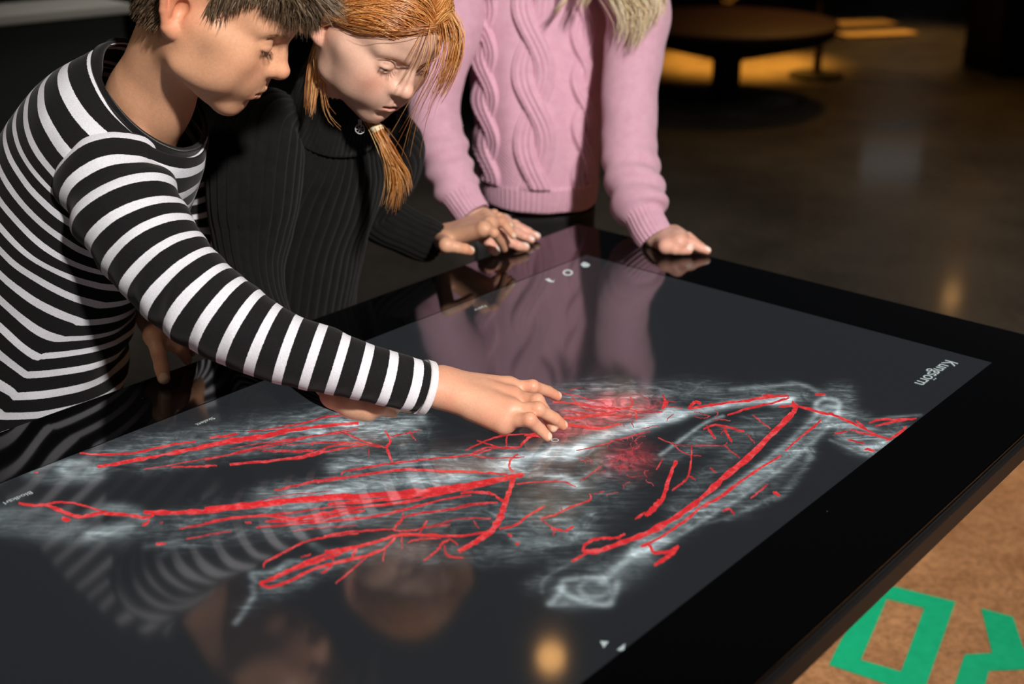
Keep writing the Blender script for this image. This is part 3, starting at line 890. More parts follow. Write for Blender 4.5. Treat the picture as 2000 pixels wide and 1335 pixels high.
# ------------------------------------------------------------------ hands
def build_hand(wr_in, wr, fingers, h=0.0011, wr_r=0.0205, palm_r=0.0105, up=(0, 0, 1), skin=(0.62, 0.34, 0.21), web=0.55, nails=True, thumb_pad=None, ftight=1.0, table=None):
    """wr_in: point up the forearm, wr: wrist; fingers: list of (pts[4], radii[4]); the first is the thumb"""
    allp = np.concatenate([np.array(p) for p, r in fingers] + [np.array([wr, wr_in])])
    F = Field(allp.min(0) - 0.028, allp.max(0) + 0.028, h)
    up = unit(up)
    F.cone(wr_in, wr, wr_r * 1.12, wr_r, 0, flat=(up, 1.25))
    wr = np.array(wr, float)
    mcps = [np.array(p[0], float) for p, r in fingers[1:]]
    cen = np.mean(mcps, 0)
    for m_, (p, r) in zip(mcps, fingers[1:]):
        st = wr + 0.30 * (m_ - cen)
        F.cone(st, m_ - up * 0.001, wr_r * 0.78, palm_r, 0.014)
        F.cone(wr * 0.45 + m_ * 0.55 - up * 0.004, m_ - up * 0.003, palm_r * 1.15, palm_r, 0.010)
    for a, b in zip(mcps[:-1], mcps[1:]):
        F.cone(a - up * 0.002, b - up * 0.002, palm_r * 0.88, palm_r * 0.88, 0.006)
    # thumb
    p, r = fingers[0]
    F.cone(wr * 0.7 + np.array(p[0]) * 0.3, p[0], wr_r * 0.62, r[0] * 1.25, 0.012)
    F.chain(p, r, 0.005, kk=0.002)
    if thumb_pad is not None: F.cone(p[0], thumb_pad, r[0] * 1.1, palm_r, 0.01)
    for p, r in fingers[1:]:
        p = [np.array(q, float) for q in p]
        F.cone(p[0], p[1], r[0], r[1], 0.0045)
        F.ell(p[0] + up * 0.001, r[0] * 0.95, 0.008)
        F.cone(p[1], p[2], r[1], r[2], 0.0012)
        F.cone(p[2], p[3], r[2], r[3], 0.0012)
        F.ell(p[1] + up * 0.0004, r[1] * 0.99, 0.004)
    V, Q = F.mesh()
    V = relax(V, Q, 2, 0.5)
    if table is not None: V[:, 2] = np.maximum(V[:, 2], table)
    skin = np.array(skin)
    C = np.tile(skin, (len(V), 1))
    nz = vnoise(V, 90, 1) * 0.5 + vnoise(V, 260, 2) * 0.3
    C *= (1 + 0.07 * nz)[:, None]
    C *= 1 + 0.10 * (vnoise(V, 55, 9))[:, None] * np.array([0.0, 1.0, 1.0])

    def blend(m, col):
        nonlocal C
        m = np.clip(m, 0, 1)[:, None]; C = C * (1 - m) + np.array(col) * m
    red = skin * np.array([1.03, 0.74, 0.68])
    for p, r in fingers:
        p = np.array(p, float)
        for q, s in ((p[1], 0.55), (p[2], 0.5), (p[3], 0.6), (p[0], 0.35)):
            d = np.linalg.norm(V - q, axis=1)
            blend(s * np.exp(-(d / (r[1] * 1.3)) ** 2), red)
        # creases over the knuckles
        ax = unit(p[2] - p[0])
        d = (V - p[1]) @ ax; rad = np.linalg.norm(V - p[1], axis=1)
        blend(0.30 * (np.abs(np.sin(d * 1500)) < 0.35) * (rad < r[1] * 1.25) * (np.abs(d) < 0.0045), skin * 0.62)
        if nails:
            ax = unit(p[3] - p[2])
            nu = unit(up - ax * (up @ ax))
            sd = np.cross(ax, nu)
            q = p[3] + nu * r[3] * 0.80 + ax * r[3] * 0.18
            L = (V - q)
            e = ((L @ ax) / (r[3] * 0.95)) ** 2 + ((L @ sd) / (r[3] * 0.74)) ** 2 + ((L @ nu) / (r[3] * 0.75)) ** 2
            blend(np.clip((1.25 - e) * 5, 0, 1) * 0.95, np.minimum(skin * np.array([1.15, 1.5, 1.7]), 0.9))
            blend(np.clip((1.12 - e) * 5, 0, 1) * ((L @ ax) > r[3] * 0.52) * 0.7, (0.78, 0.66, 0.56))
            blend(np.exp(-((e - 1.15) / 0.16) ** 2) * 0.3, skin * 0.6)
    return V, Q, C


# ------------------------------------------------------------------ heads (millimetre model, face towards -y)
LM0 = dict(tip=(0, -108, -12), nas=(0, -85, 22), chin=(0, -74, -70), eyez=13.0, mouth=-40.0, nose_w=10.0)


def build_head(R, t, scale, neck_pts, neck_r, skin, lips, prm, h=0.0015):
    """returns verts, quads, colours in world space; R,t,scale: head frame -> world"""
    R = np.array(R); t = np.array(t, float)
    loc = lambda X: ((np.asarray(X) - t) @ R) / scale
    np_loc = [loc(p) for p in neck_pts]
    lo = np.array([-0.088, -0.125, -0.10]); hi = np.array([0.088, 0.105, 0.135])
    lo = np.minimum(lo, np.min(np_loc, 0) - np.array([0.06, 0.06, 0.03])); hi = np.maximum(hi, np.max(np_loc, 0) + np.array([0.06, 0.06, 0.0]))
    F = Field(lo, hi, h / scale)
    mm = lambda *a: np.array(a) * 1e-3
    # skull and face masses
    F.ell(mm(0, -2, 48), mm(70, 90, 76), 0, m=0.2)
    F.ell(mm(0, -36, -4), mm(54, 47, 62), 0.02)
    F.ell(mm(0, 18, 10), mm(58, 60, 52), 0.02)
    jw = prm.get('jaw', 1.0)
    chin = np.array(prm.get('chin', (0, -73, -69))) * 1e-3
    F.ell(mm(0, -42, -44), mm(42 * jw, 42, 34), 0.02)
    for s in (-1, 1):
        F.cone(mm(s * 45 * jw, -14, -46), chin + mm(s * 9, 8, 1), 0.013, 0.0125, 0.018)
        F.cone(mm(s * 51, -10, -5), mm(s * 45 * jw, -14, -46), 0.014, 0.013, 0.02)
        F.ell(mm(s * 34, -57, -15), mm(24, 23, 23), 0.018)
        F.ell(mm(s * 34 * jw, -50, -38), mm(20, 22, 20), 0.016)
        F.cone(mm(s * 40, -58, -2), mm(s * 56, -30, 2), 0.012, 0.012, 0.016)
        F.ell(mm(s * 43, -34, -24), mm(13, 26, 30), 0.020)
        F.ell(mm(s * 49, -20, -6), mm(11, 22, 20), 0.020)
        F.cone(mm(s * 10, -77, 30), mm(s * 40, -66, 31), 0.0085, 0.0085, 0.012)
    for s in (-1, 1): F.ell(mm(s * 18, -72, -27), mm(15, 13, 17), 0.016)
    F.ell(chin, mm(15, 13, 13), 0.014)
    F.ell(mm(0, prm.get('lipy', -88.0) + 20.0, -35), mm(28, 20.0, 26), 0.016)
    # eye sockets
    ez = prm.get('eyez', 13)
    for s in (-1, 1):
        F.ell(mm(s * 31, -95, ez), mm(18, 18, 11), 0.014, 'sub')
    # nose
    tip = np.array(prm.get('tip', (0, -99, -11))) * 1e-3
    nas = np.array(prm.get('nas', (0, -80, 21))) * 1e-3
    F.cone(nas, tip * 0.5 + nas * 0.5 + mm(0, -0.5, 0), 0.0062, 0.0070, 0.013)
    F.cone(tip * 0.5 + nas * 0.5, tip, 0.0070, 0.0088, 0.010)
    F.ell(tip, mm(9.2, 8.6, 8.2), 0.005)
    for s in (-1, 1):
        F.ell(tip + mm(s * 10.5, 9, -4), mm(6.2, 8.5, 6.4), 0.006)
        F.cone(tip + mm(s * 11, 13, -2), tip + mm(s * 17, 24, 4), 0.006, 0.007, 0.012)
    F.cone(tip + mm(0, 2, -6), tip + mm(0, 14, -10), 0.0048, 0.0055, 0.006)
    for s in (-1, 1):
        F.ell(tip + mm(s * 5.2, 5.5, -10.5), mm(2.9, 5.0, 3.2), 0.002, 'sub')
    # lips
    mz = prm.get('mouth', -40.0); ly = prm.get('lipy', -88.0) + prm.get('lip_in', 1.2); mw = prm.get('mw', 20.0)
    up_l, lo_l = [], []
    for s in (-1, 1):
        A = [mm(s * mw, ly + 8, mz), mm(s * mw * 0.62, ly + 3.0, mz + 3.2), mm(s * 4.5, ly + 0.2, mz + 5.2), mm(0, ly + 0.4, mz + 4.2)]
        F.chain(A, [0.0012, 0.0025, 0.0031, 0.0031], 0.006)
        B = [mm(s * mw * 0.94, ly + 8, mz - 1), mm(s * mw * 0.55, ly + 3.6, mz - 4.6), mm(0, ly + 1.6, mz - 5.8)]
        F.chain(B, [0.0012, 0.0034, 0.0042], 0.006)
        up_l.append(A); lo_l.append(B)
    for s in (-1, 1):
        A = [mm(s * (mw + 0.5), ly + 6.5, mz - 0.2), mm(s * mw * 0.6, ly + 0.0, mz - 0.6), mm(0, ly - 4, mz - 0.2)]
        F.chain(A, [0.0010, 0.0011 + prm.get('open', 0) * 0.5e-3, 0.0011 + prm.get('open', 0) * 1e-3], 0.0025, 'sub')
    F.cone(mm(-8, ly - 0.5, mz - 15), mm(8, ly - 0.5, mz - 15), 0.003, 0.003, 0.009, 'sub')
    F.cone(mm(0, ly - 4.0, mz + 9.5), mm(0, ly - 5.5, mz + 14), 0.0016, 0.0016, 0.004, 'sub')
    # eyelids: a ball over the eyeball, opened by a slit that looks down
    eyes = []
    op = prm.get('eye_open', 1.6); drop = prm.get('eye_drop', -4.0)
    for s in (-1, 1):
        c = mm(s * 30, -70, ez)
        F.ell(c, 0.0136, 0.0040)
        F.chain([mm(s * 18, -82.5, ez + 5.5), mm(s * 29, -85.0, ez + 6.5), mm(s * 41, -78.5, ez + 4.5)], [0.0012, 0.0014, 0.0012], 0.0025, 'sub')      # lid fold
        sl = [mm(s * 18.5, -82.5, ez + drop + 1.0), mm(s * 29, -84.2, ez + drop - 1.0), mm(s * 41, -77.5, ez + drop + 1.2)]
        F.chain(sl, [0.0008, 0.001 * op, 0.0008], 0.0012, 'sub')
        eyes.append((c, sl))
    # ears
    helix_all = []
    for s in (-1, 1):
        def E(y, z, dx=0.0):
            return mm(s * (61.0 + 0.58 * max(y, -2) + dx), y + 2.0, z)
        F.ell(E(12, 10, -2), mm(5.0, 17, 26), 0.004, R=np.array([[1, 0.0, 0], [0.0, 1, 0], [0, 0, 1]]) @ np.array(Matrix.Rotation(-s * 0.53, 3, 'Z')))
        hx = [E(1, 4, 1), E(-2, 18, 2), E(4, 33, 3), E(15, 38.5, 4), E(25, 31, 4.5), E(27, 15, 4.5), E(20, -4, 3.5), E(11, -19, 2), E(3, -22, 0.5)]
        F.chain(hx, [0.0032, 0.0036, 0.0040, 0.0042, 0.0044, 0.0042, 0.0040, 0.0052, 0.0052], 0.002)
        F.ell(E(7, -19, 1), mm(5, 8, 8), 0.005)
        F.ell(E(6.5, 5, 4.0), mm(8.5, 8.0, 12.0), 0.002, 'sub')
        F.ell(E(16, 22, 4.5), mm(4.6, 6.5, 11.0), 0.002, 'sub')
        F.chain([E(13, 29, 2.5), E(17, 14, 3.0), E(14, -4, 2.5)], [0.0028, 0.0030, 0.0026], 0.003)
        F.ell(E(-3, 1, 3.5), mm(3.6, 3.4, 5.5), 0.003)
        helix_all.append(hx)
    # neck
    F.chain(np_loc, np.array(neck_r) / scale, 0.022)
    if len(np_loc) > 1:
        for s in (-1, 1):   # tendons from behind the ear to the collar bone
            e = np_loc[-1] + (np.array([s * 0.010, -0.030, -0.005]))
            F.cone(mm(s * 46, 10, -22), e, 0.010, 0.008, 0.022)
    V, Q = F.mesh()
    V = relax(V, Q, 2, 0.45)
    # colours
    X = V * 1000
    skin = np.array(skin)
    C = np.tile(skin, (len(V), 1))
    C *= (1 + 0.05 * vnoise(V, 70, 4) + 0.04 * vnoise(V, 300, 5))[:, None]

    def blend(m, col):
        nonlocal C
        m = np.clip(m, 0, 1)[:, None]; C = C * (1 - m) + np.array(col) * m
    red = skin * np.array([1.05, 0.74, 0.70])
    g = lambda c, r: np.exp(-(np.linalg.norm((X - np.array(c)) / np.array(r), axis=1)) ** 2)
    for s in (-1, 1):
        blend(prm.get('blush', 0.5) * g((s * 38, -70, -14), (20, 30, 18)), red)
        blend(0.9 * g((s * 74, 16, 8), (16, 26, 40)), red)
        blend(0.25 * g((s * 31, -84, ez - 1), (17, 12, 9)), skin * np.array([0.86, 0.72, 0.72]))
    blend(0.45 * g(tip * 1000, (13, 14, 12)), red)
    blend(0.18 * g((0, -85, -70), (16, 16, 14)), red)
    lip = np.array(lips)
    d = np.full(len(V), 1.0)
    for A in up_l:
        for a, b in zip(A[:-1], A[1:]): d = np.minimum(d, seg_dist(V, a, b) - 0.0046)
    for A in lo_l:
        for a, b in zip(A[:-1], A[1:]): d = np.minimum(d, seg_dist(V, a, b) - 0.0060)
    blend(np.clip(0.5 - d / 0.0012, 0, 1) * 0.85, lip)
    dm = np.minimum(seg_dist(V, mm(-mw, ly + 6.5, mz), mm(0, ly - 3, mz)), seg_dist(V, mm(mw, ly + 6.5, mz), mm(0, ly - 3, mz)))
    blend(np.clip(1 - dm / 0.0022, 0, 1) * 0.75, lip * 0.35)
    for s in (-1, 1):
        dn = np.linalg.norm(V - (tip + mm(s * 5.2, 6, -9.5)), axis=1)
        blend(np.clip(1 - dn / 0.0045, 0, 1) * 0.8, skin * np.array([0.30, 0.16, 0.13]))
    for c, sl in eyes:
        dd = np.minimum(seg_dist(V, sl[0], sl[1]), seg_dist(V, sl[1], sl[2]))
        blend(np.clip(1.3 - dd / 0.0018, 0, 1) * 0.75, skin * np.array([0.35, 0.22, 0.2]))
    for x, y, z in prm.get('moles', []):
        dd = np.linalg.norm(X - np.array((x, y, z)), axis=1)
        blend((dd < 1.6) * 0.6, skin * 0.3)
    W = (V * scale) @ R.T + t
    tow = lambda p: (np.asarray(p) * scale) @ R.T + t
    return W, Q, C, dict(eyes=eyes, tow=tow, R=R, t=t, scale=scale, ez=ez, drop=drop)


def uv_ball(c, r, fwd, n=28):
    th = np.linspace(0, np.pi, n); ph = np.linspace(0, 2 * np.pi, 2 * n, endpoint=False)
    f = unit(fwd); a = unit(np.cross(f, (0.3, 0.2, 1))); b = np.cross(f, a)
    V = c + r * (np.cos(th)[:, None, None] * f + np.sin(th)[:, None, None] * (np.cos(ph)[None, :, None] * a + np.sin(ph)[None, :, None] * b))
    m = 2 * n
    i, j = np.meshgrid(np.arange(n - 1), np.arange(m), indexing='ij')
    Q = np.stack([i * m + j, i * m + (j + 1) % m, (i + 1) * m + (j + 1) % m, (i + 1) * m + j], -1).reshape(-1, 4)
    return V.reshape(-1, 3), Q, np.repeat(th, m)


# ------------------------------------------------------------------ lofted cloth
def cat_stations(S, n):
    S = np.array(S, float)
    return smooth_line(S, n) if len(S) > 2 else np.linspace(S[0], S[1], n)


def frames(C, side):
    tg = np.gradient(C, axis=0); tg /= np.linalg.norm(tg, axis=1)[:, None]
    s = np.array(side, float); out = []
    for k in range(len(C)):
        s = s - tg[k] * (s @ tg[k]); s = s / np.linalg.norm(s); out.append(s.copy())
    Sd = np.array(out)
    return tg, Sd, np.cross(tg, Sd)


def loft(name, C, Sd, Fd, a, b, M, mat, parent, disp=None, expo=2.0, thick=0.0, attrs=None, ends=(False, False), colour=None):
    """rings C + a cos S + b sin F; u angle, v length attributes; closed inside by a lining when thick>0"""
    n = len(C)
    th = np.linspace(0, 2 * np.pi, M + 1)
    ct, st = np.cos(th), np.sin(th)
    if expo != 2.0:
        ct = np.sign(ct) * np.abs(ct) ** (2 / expo); st = np.sign(st) * np.abs(st) ** (2 / expo)
    a = np.broadcast_to(a, n); b = np.broadcast_to(b, n)
    base = C[:, None] + a[:, None, None] * ct[None, :, None] * Sd[:, None] + b[:, None, None] * st[None, :, None] * Fd[:, None]
    v = np.concatenate([[0], np.cumsum(np.linalg.norm(np.diff(C, axis=0), axis=1))])
    # normals of the undisplaced surface
    du = np.gradient(base, axis=1); dv = np.gradient(base, axis=0)
    du[:, 0] = du[:, -1] = base[:, 1] - base[:, -2]
    nr = np.cross(du, dv); nr /= np.linalg.norm(nr, axis=2)[:, :, None] + 1e-12
    out = np.sign(np.einsum('ijk,ijk->ij', nr, base - C[:, None]).mean())
    nr *= out
    U = np.broadcast_to(th, (n, M + 1)); Vv = np.broadcast_to(v[:, None], (n, M + 1))
    X = base
    if disp is not None: X = base + nr * disp(U, Vv, base)[..., None]
    X[:, -1] = X[:, 0]
    cols = M + 1
    i, j = np.meshgrid(np.arange(n - 1), np.arange(M), indexing='ij')
    Q = np.stack([i * cols + j, i * cols + j + 1, (i + 1) * cols + j + 1, (i + 1) * cols + j], -1).reshape(-1, 4)
    if out > 0: Q = Q[:, ::-1]
    Xf = X.reshape(-1, 3); Uf = U.ravel(); Vf = Vv.ravel()
    if thick > 0:
        inn = (X - nr * thick).reshape(-1, 3); o = len(Xf)
        Q2 = Q[:, ::-1] + o
        e = []
        for r in (0, n - 1):
            jj = np.arange(M); q = np.stack([r * cols + jj, r * cols + jj + 1, o + r * cols + jj + 1, o + r * cols + jj], 1)
            e.append(q if r else q[:, ::-1])
        Q = np.concatenate([Q, Q2] + e)
        Xf = np.concatenate([Xf, inn]); Uf = np.concatenate([Uf, Uf]); Vf = np.concatenate([Vf, Vf])
    at = {'u': Uf, 'v': Vf}
    for k, fn in (attrs or {}).items():
        w = fn(U, Vv, X).ravel(); at[k] = np.concatenate([w, w]) if thick > 0 else w
    T3 = None
    if any(ends):
        caps = []
        for flag, r in ((ends[0], 0), (ends[1], n - 1)):
            if not flag: continue
            ci = len(Xf); Xf = np.concatenate([Xf, C[r][None]])
            for k in at: at[k] = np.append(at[k], at[k][r * cols])
            jj = np.arange(M); caps.append(np.stack([r * cols + jj, r * cols + jj + 1, np.full(M, ci)], 1))
        T3 = np.concatenate(caps)
    return mesh_np(name, Xf, Q, mat, parent, True, at, T3), X, nr


def px_stations(L):
    """[(px, py, depth, half_px, ratio)] -> centres, radii in metres"""
    L = np.array(L, float)
    C = P(L[:, 0], L[:, 1], L[:, 2])
    r = L[:, 3] * L[:, 2] / FPX
    return C, r


def tube_from(L, n, side):
    C, r = px_stations(L)
    k = np.array(L, float)[:, 4] if len(L[0]) > 4 else np.ones(len(L))
    S = cat_stations(np.c_[C, r, k], n)
    # even spacing
    s = np.concatenate([[0], np.cumsum(np.linalg.norm(np.diff(S[:, :3], axis=0), axis=1))])
    q = np.linspace(0, s[-1], n)
    S = np.stack([np.interp(q, s, S[:, i]) for i in range(5)], 1)
    tg, Sd, Fd = frames(S[:, :3], side)
    return S[:, :3], Sd, Fd, S[:, 3], S[:, 4], tg


# ------------------------------------------------------------------ hair strands as thin three sided tubes
def strands(name, paths, rad, mat, parent, tip=0.25, seed=0, attr_rnd=True):
    """paths: list of (k,3) arrays of equal k"""
    A = np.array(paths, float)                     # s,k,3
    s, k, _ = A.shape
    tg = np.gradient(A, axis=1); tg /= np.linalg.norm(tg, axis=2)[..., None] + 1e-12
    ref = np.array([0.31, -0.52, 0.79])
    n1 = np.cross(tg, ref); n1 /= np.linalg.norm(n1, axis=2)[..., None] + 1e-9
    n2 = np.cross(tg, n1)
    r = np.random.default_rng(seed)
    rr = rad * (0.7 + 0.6 * r.random(s))[:, None] * np.interp(np.linspace(0, 1, k), [0, 0.15, 0.7, 1], [0.8, 1, 0.85, tip])[None]
    V = []
    for q in range(3):
        an = q * 2 * np.pi / 3
        V.append(A + rr[..., None] * (n1 * math.cos(an) + n2 * math.sin(an)))
    V = np.stack(V, 2)                              # s,k,3,3
    idx = np.arange(s * k * 3).reshape(s, k, 3)
    Q = []
    for q in range(3):
        Q.append(np.stack([idx[:, :-1, q], idx[:, :-1, (q + 1) % 3], idx[:, 1:, (q + 1) % 3], idx[:, 1:, q]], -1).reshape(-1, 4))
    rnd = np.repeat(r.random(s), k * 3)
    tt = np.tile(np.repeat(np.linspace(0, 1, k), 3), s)
    return mesh_np(name, V.reshape(-1, 3), np.concatenate(Q), mat, parent, True, {'rnd': rnd, 'along': tt})


def lock(ctrl, count, spread, k=10, seed=0, curl=0.0, tipspread=None):
    """bundle of strands round a control line; spread in metres"""
    r = np.random.default_rng(seed)
    c = smooth_line(np.array(ctrl, float), k)
    out = []
    ts = np.linspace(0, 1, k)[:, None]
    tipspread = spread if tipspread is None else tipspread
    for _ in range(count):
        o = r.normal(0, 1, 3); o2 = r.normal(0, 1, 3); e = r.uniform(0.55, 1.05)
        cc = smooth_line(c * 1.0, k)
        q = np.clip(np.linspace(0, e, k), 0, 1.0) * (k - 1)
        i = np.clip(q.astype(int), 0, k - 2); f = (q - i)[:, None]
        cc = c[i] * (1 - f) + c[i + 1] * f
        out.append(cc + o * (spread * (1 - ts) + tipspread * ts) + o2 * spread * 0.35 * np.sin(ts * 3.0 + r.uniform(0, 6)) + curl * o2 * ts ** 2)
    return out
# ================================================================== people: materials
def skin_mat(name, sss=0.12):
    m, nt, b = new_mat(name)
    a = attr(nt, 'Col')
    n1 = noise_n(nt, 420, 3, 0.6)
    f = ramp(nt, n1.outputs[0], [(0.3, (0.93, 0.92, 0.91, 1)), (0.7, (1.04, 1.04, 1.04, 1))])
    nt.links.new(mix_c(nt, 1.0, a.outputs['Color'], f, 'MULTIPLY'), b.inputs['Base Color'])
    b.inputs['Roughness'].default_value = 0.48
    b.inputs['Subsurface Weight'].default_value = sss
    b.inputs['Subsurface Radius'].default_value = (1.0, 0.35, 0.2)
    b.inputs['Subsurface Scale'].default_value = 0.006
    b.inputs['Specular IOR Level'].default_value = 0.42
    bump_n(nt, n1.outputs[0], 0.12, 0.0006, b)
    return m


m_skin = skin_mat('child_skin')


def hair_mat(name, dark, mid, light, rough=0.36):
    m, nt, b = new_mat(name)
    a = attr(nt, 'rnd')
    nt.links.new(ramp(nt, a.outputs['Fac'], [(0.0, dark), (0.5, mid), (1.0, light)]), b.inputs['Base Color'])
    b.inputs['Roughness'].default_value = rough
    b.inputs['Specular IOR Level'].default_value = 0.55
    b.inputs['Anisotropic'].default_value = 0.5
    return m


m_hair_boy = hair_mat('brown_hair', srgb(46, 32, 22), srgb(96, 74, 54), srgb(150, 128, 102))
m_hair_girl = hair_mat('copper_hair', srgb(134, 74, 28), srgb(204, 128, 60), srgb(240, 190, 124))
m_hair_pink = hair_mat('blonde_hair', srgb(168, 130, 82), srgb(232, 206, 160), srgb(250, 238, 212))
m_cap_boy = simple('brown_hair_root', srgb(44, 32, 24), 0.7)
m_cap_girl = simple('copper_hair_root', srgb(150, 84, 36), 0.6)
m_cap_pink = simple('blonde_hair_root', srgb(200, 170, 120), 0.6)
m_brow = simple('fine_brow_hair', srgb(140, 98, 66), 0.7)
m_lash = simple('dark_lashes', srgb(34, 22, 15), 0.6)
m_brow_g = simple('pale_copper_brow_hair', srgb(150, 96, 56), 0.7)
m_lash_g = simple('brown_lashes', srgb(88, 56, 34), 0.6)

m_eye, nt, b = new_mat('eyeball')
a = attr(nt, 'polar')
nt.links.new(ramp(nt, a.outputs['Fac'], [(0.0, (0.004, 0.004, 0.004, 1)), (0.062, (0.004, 0.004, 0.004, 1)), (0.068, srgb(96, 78, 58)), (0.145, srgb(60, 50, 40)), (0.16, srgb(214, 200, 190)), (1.0, srgb(205, 180, 170))]), b.inputs['Base Color'])
b.inputs['Roughness'].default_value = 0.12

# striped jersey: white and black bands along the length attribute
def stripe_mat(name, period, white, phase=0.0):
    m, nt, b = new_mat(name)
    v = attr(nt, 'v').outputs['Fac']
    n0 = noise_n(nt, 700, 2, 0.6)
    vv = math_n(nt, 'ADD', v, math_n(nt, 'MULTIPLY', math_n(nt, 'SUBTRACT', n0.outputs[0], 0.5), 0.0012))
    fr = math_n(nt, 'FRACT', math_n(nt, 'ADD', math_n(nt, 'DIVIDE', vv, period), phase))
    st = math_n(nt, 'LESS_THAN', fr, white)
    n1 = noise_n(nt, 900, 2, 0.6)
    wc = ramp(nt, n1.outputs[0], [(0.3, srgb(206, 206, 213)), (0.7, srgb(232, 232, 240))])
    bc = ramp(nt, n1.outputs[0], [(0.3, srgb(13, 13, 14)), (0.7, srgb(26, 25, 26))])
    nt.links.new(mix_c(nt, st, bc, wc), b.inputs['Base Color'])
    b.inputs['Roughness'].default_value = 0.92
    b.inputs['Sheen Weight'].default_value = 0.08
    b.inputs['Specular IOR Level'].default_value = 0.2
    bump_n(nt, n1.outputs[0], 0.25, 0.0006, b)
    return m


def knit_mat(name, dark, light, ku=0.0, kv=0.0, bump=0.35, sheen=0.15):
    m, nt, b = new_mat(name)
    n1 = noise_n(nt, 650, 3, 0.65)
    n2 = noise_n(nt, 60, 3, 0.5)
    c = mix_c(nt, 0.35, ramp(nt, n1.outputs[0], [(0.3, dark), (0.72, light)]), ramp(nt, n2.outputs[0], [(0.3, dark), (0.7, light)]))
    nt.links.new(c, b.inputs['Base Color'])
    b.inputs['Roughness'].default_value = 0.95
    b.inputs['Sheen Weight'].default_value = sheen
    b.inputs['Specular IOR Level'].default_value = 0.15
    h = n1.outputs[0]
    if kv:
        v = attr(nt, 'v').outputs['Fac']; u = attr(nt, 'u').outputs['Fac']
        sv = math_n(nt, 'SINE', math_n(nt, 'ADD', math_n(nt, 'MULTIPLY', v, kv), math_n(nt, 'MULTIPLY', math_n(nt, 'ABSOLUTE', math_n(nt, 'SINE', math_n(nt, 'MULTIPLY', u, ku / 2))), 2.0)))
        su = math_n(nt, 'ABSOLUTE', math_n(nt, 'SINE', math_n(nt, 'MULTIPLY', u, ku / 2)))
        h = math_n(nt, 'ADD', math_n(nt, 'MULTIPLY', math_n(nt, 'ADD', sv, su), 0.5), math_n(nt, 'MULTIPLY', n1.outputs[0], 0.5))
    bump_n(nt, h, bump, 0.0012, b)
    return m


m_stripe = stripe_mat('striped_jersey', 0.0285, 0.36)
m_stripe_sl = stripe_mat('striped_jersey_sleeve', 0.0275, 0.36, 0.42)
m_blackjersey = knit_mat('black_jersey_band', srgb(13, 13, 14), srgb(26, 25, 26))
m_whitejersey = knit_mat('white_jersey_band', srgb(206, 202, 206), srgb(238, 235, 238))
m_ribknit = knit_mat('black_rib_knit', srgb(9, 9, 9), srgb(25, 25, 25), bump=0.6, sheen=0.05)
m_fur = knit_mat('black_fleece', srgb(6, 6, 6), srgb(18, 18, 17), bump=0.9)
m_pink = knit_mat('pink_knit', srgb(204, 152, 174), srgb(226, 180, 197), 150, 2600, 0.5, 0.2)
m_pinkcable = knit_mat('pink_cable_knit', srgb(204, 152, 174), srgb(226, 180, 197), 0, 0, 0.4, 0.2)
m_pants = knit_mat('black_denim', srgb(12, 12, 13), srgb(30, 30, 31), bump=0.5)
m_shoe = simple('dark_shoe', srgb(28, 26, 26), 0.6)
m_sole = simple('pale_shoe_sole', srgb(170, 166, 160), 0.7)
m_steel = simple('grey_metal', srgb(175, 175, 178), 0.4, 0.6)

BODIES = {}


def join_body(name, parts, parent):
    Vs, Qs, Cs, o = [], [], [], 0
    for V, Q, C in parts:
        Vs.append(V); Qs.append(Q + o); Cs.append(C); o += len(V)
    return mesh_np(name, np.concatenate(Vs), np.concatenate(Qs), m_skin, parent, True, {'Col': np.concatenate(Cs)})


def inner_body(J, skin, h=0.007):
    """trunk, arms and legs under the clothes, one coarse continuous skin"""
    pts = np.array([p for seg in J for p in (seg[0], seg[1])])
    F = Field(pts.min(0) - 0.1, pts.max(0) + 0.1, h)
    for a, b, ra, rb in J: F.cone(a, b, ra * 0.92, rb * 0.92, 0.014 if max(ra, rb) < 0.045 else 0.03, m=0.04)
    V, Q = F.mesh()
    V = relax(V, Q, 2, 0.5)
    V[:, 2] = np.maximum(V[:, 2], 0.012)
    return V, Q, np.tile(np.array(skin), (len(V), 1))


def add_eyes(H, parent, name='eye', down=0.75):
    R, t, s = H['R'], H['t'], H['scale']
    for c, sl in H['eyes']:
        C = H['tow'](c)
        fw = R @ unit((0, -1, -down))
        V, Q, th = uv_ball(C, 0.0122 * s, fw)
        mesh_np(name, V, Q, m_eye, parent, True, {'polar': th / np.pi})


def add_lashes(H, parent, mat, seed, length=6.5, n=34, rad=0.00022):
    r = np.random.default_rng(seed)
    for c, sl in H['eyes']:
        paths = []
        cc = smooth_line(np.array(sl), 40)
        for q in r.uniform(0.06, 0.99, n):
            k = int(q * 39)
            p = cc[k] + np.array([0, 0, 0.0006])
            d = unit(p - c)
            L = length * 1e-3 * (0.65 + 0.5 * math.sin(q * 3.0)) * r.uniform(0.8, 1.1)
            tt = np.linspace(0, 1, 5)[:, None]
            side = np.array([np.sign(c[0]) * (q - 0.35) * 0.6, 0, 0])
            path = p - d * 0.0006 + d * L * tt * 0.75 + side * L * tt + np.array([0, -0.2, -0.62]) * L * tt + np.array([0, -0.05, 0.28]) * L * tt ** 2
            paths.append(H['tow'](path))
        strands('eyelashes', paths, rad, mat, parent, 0.2, seed)


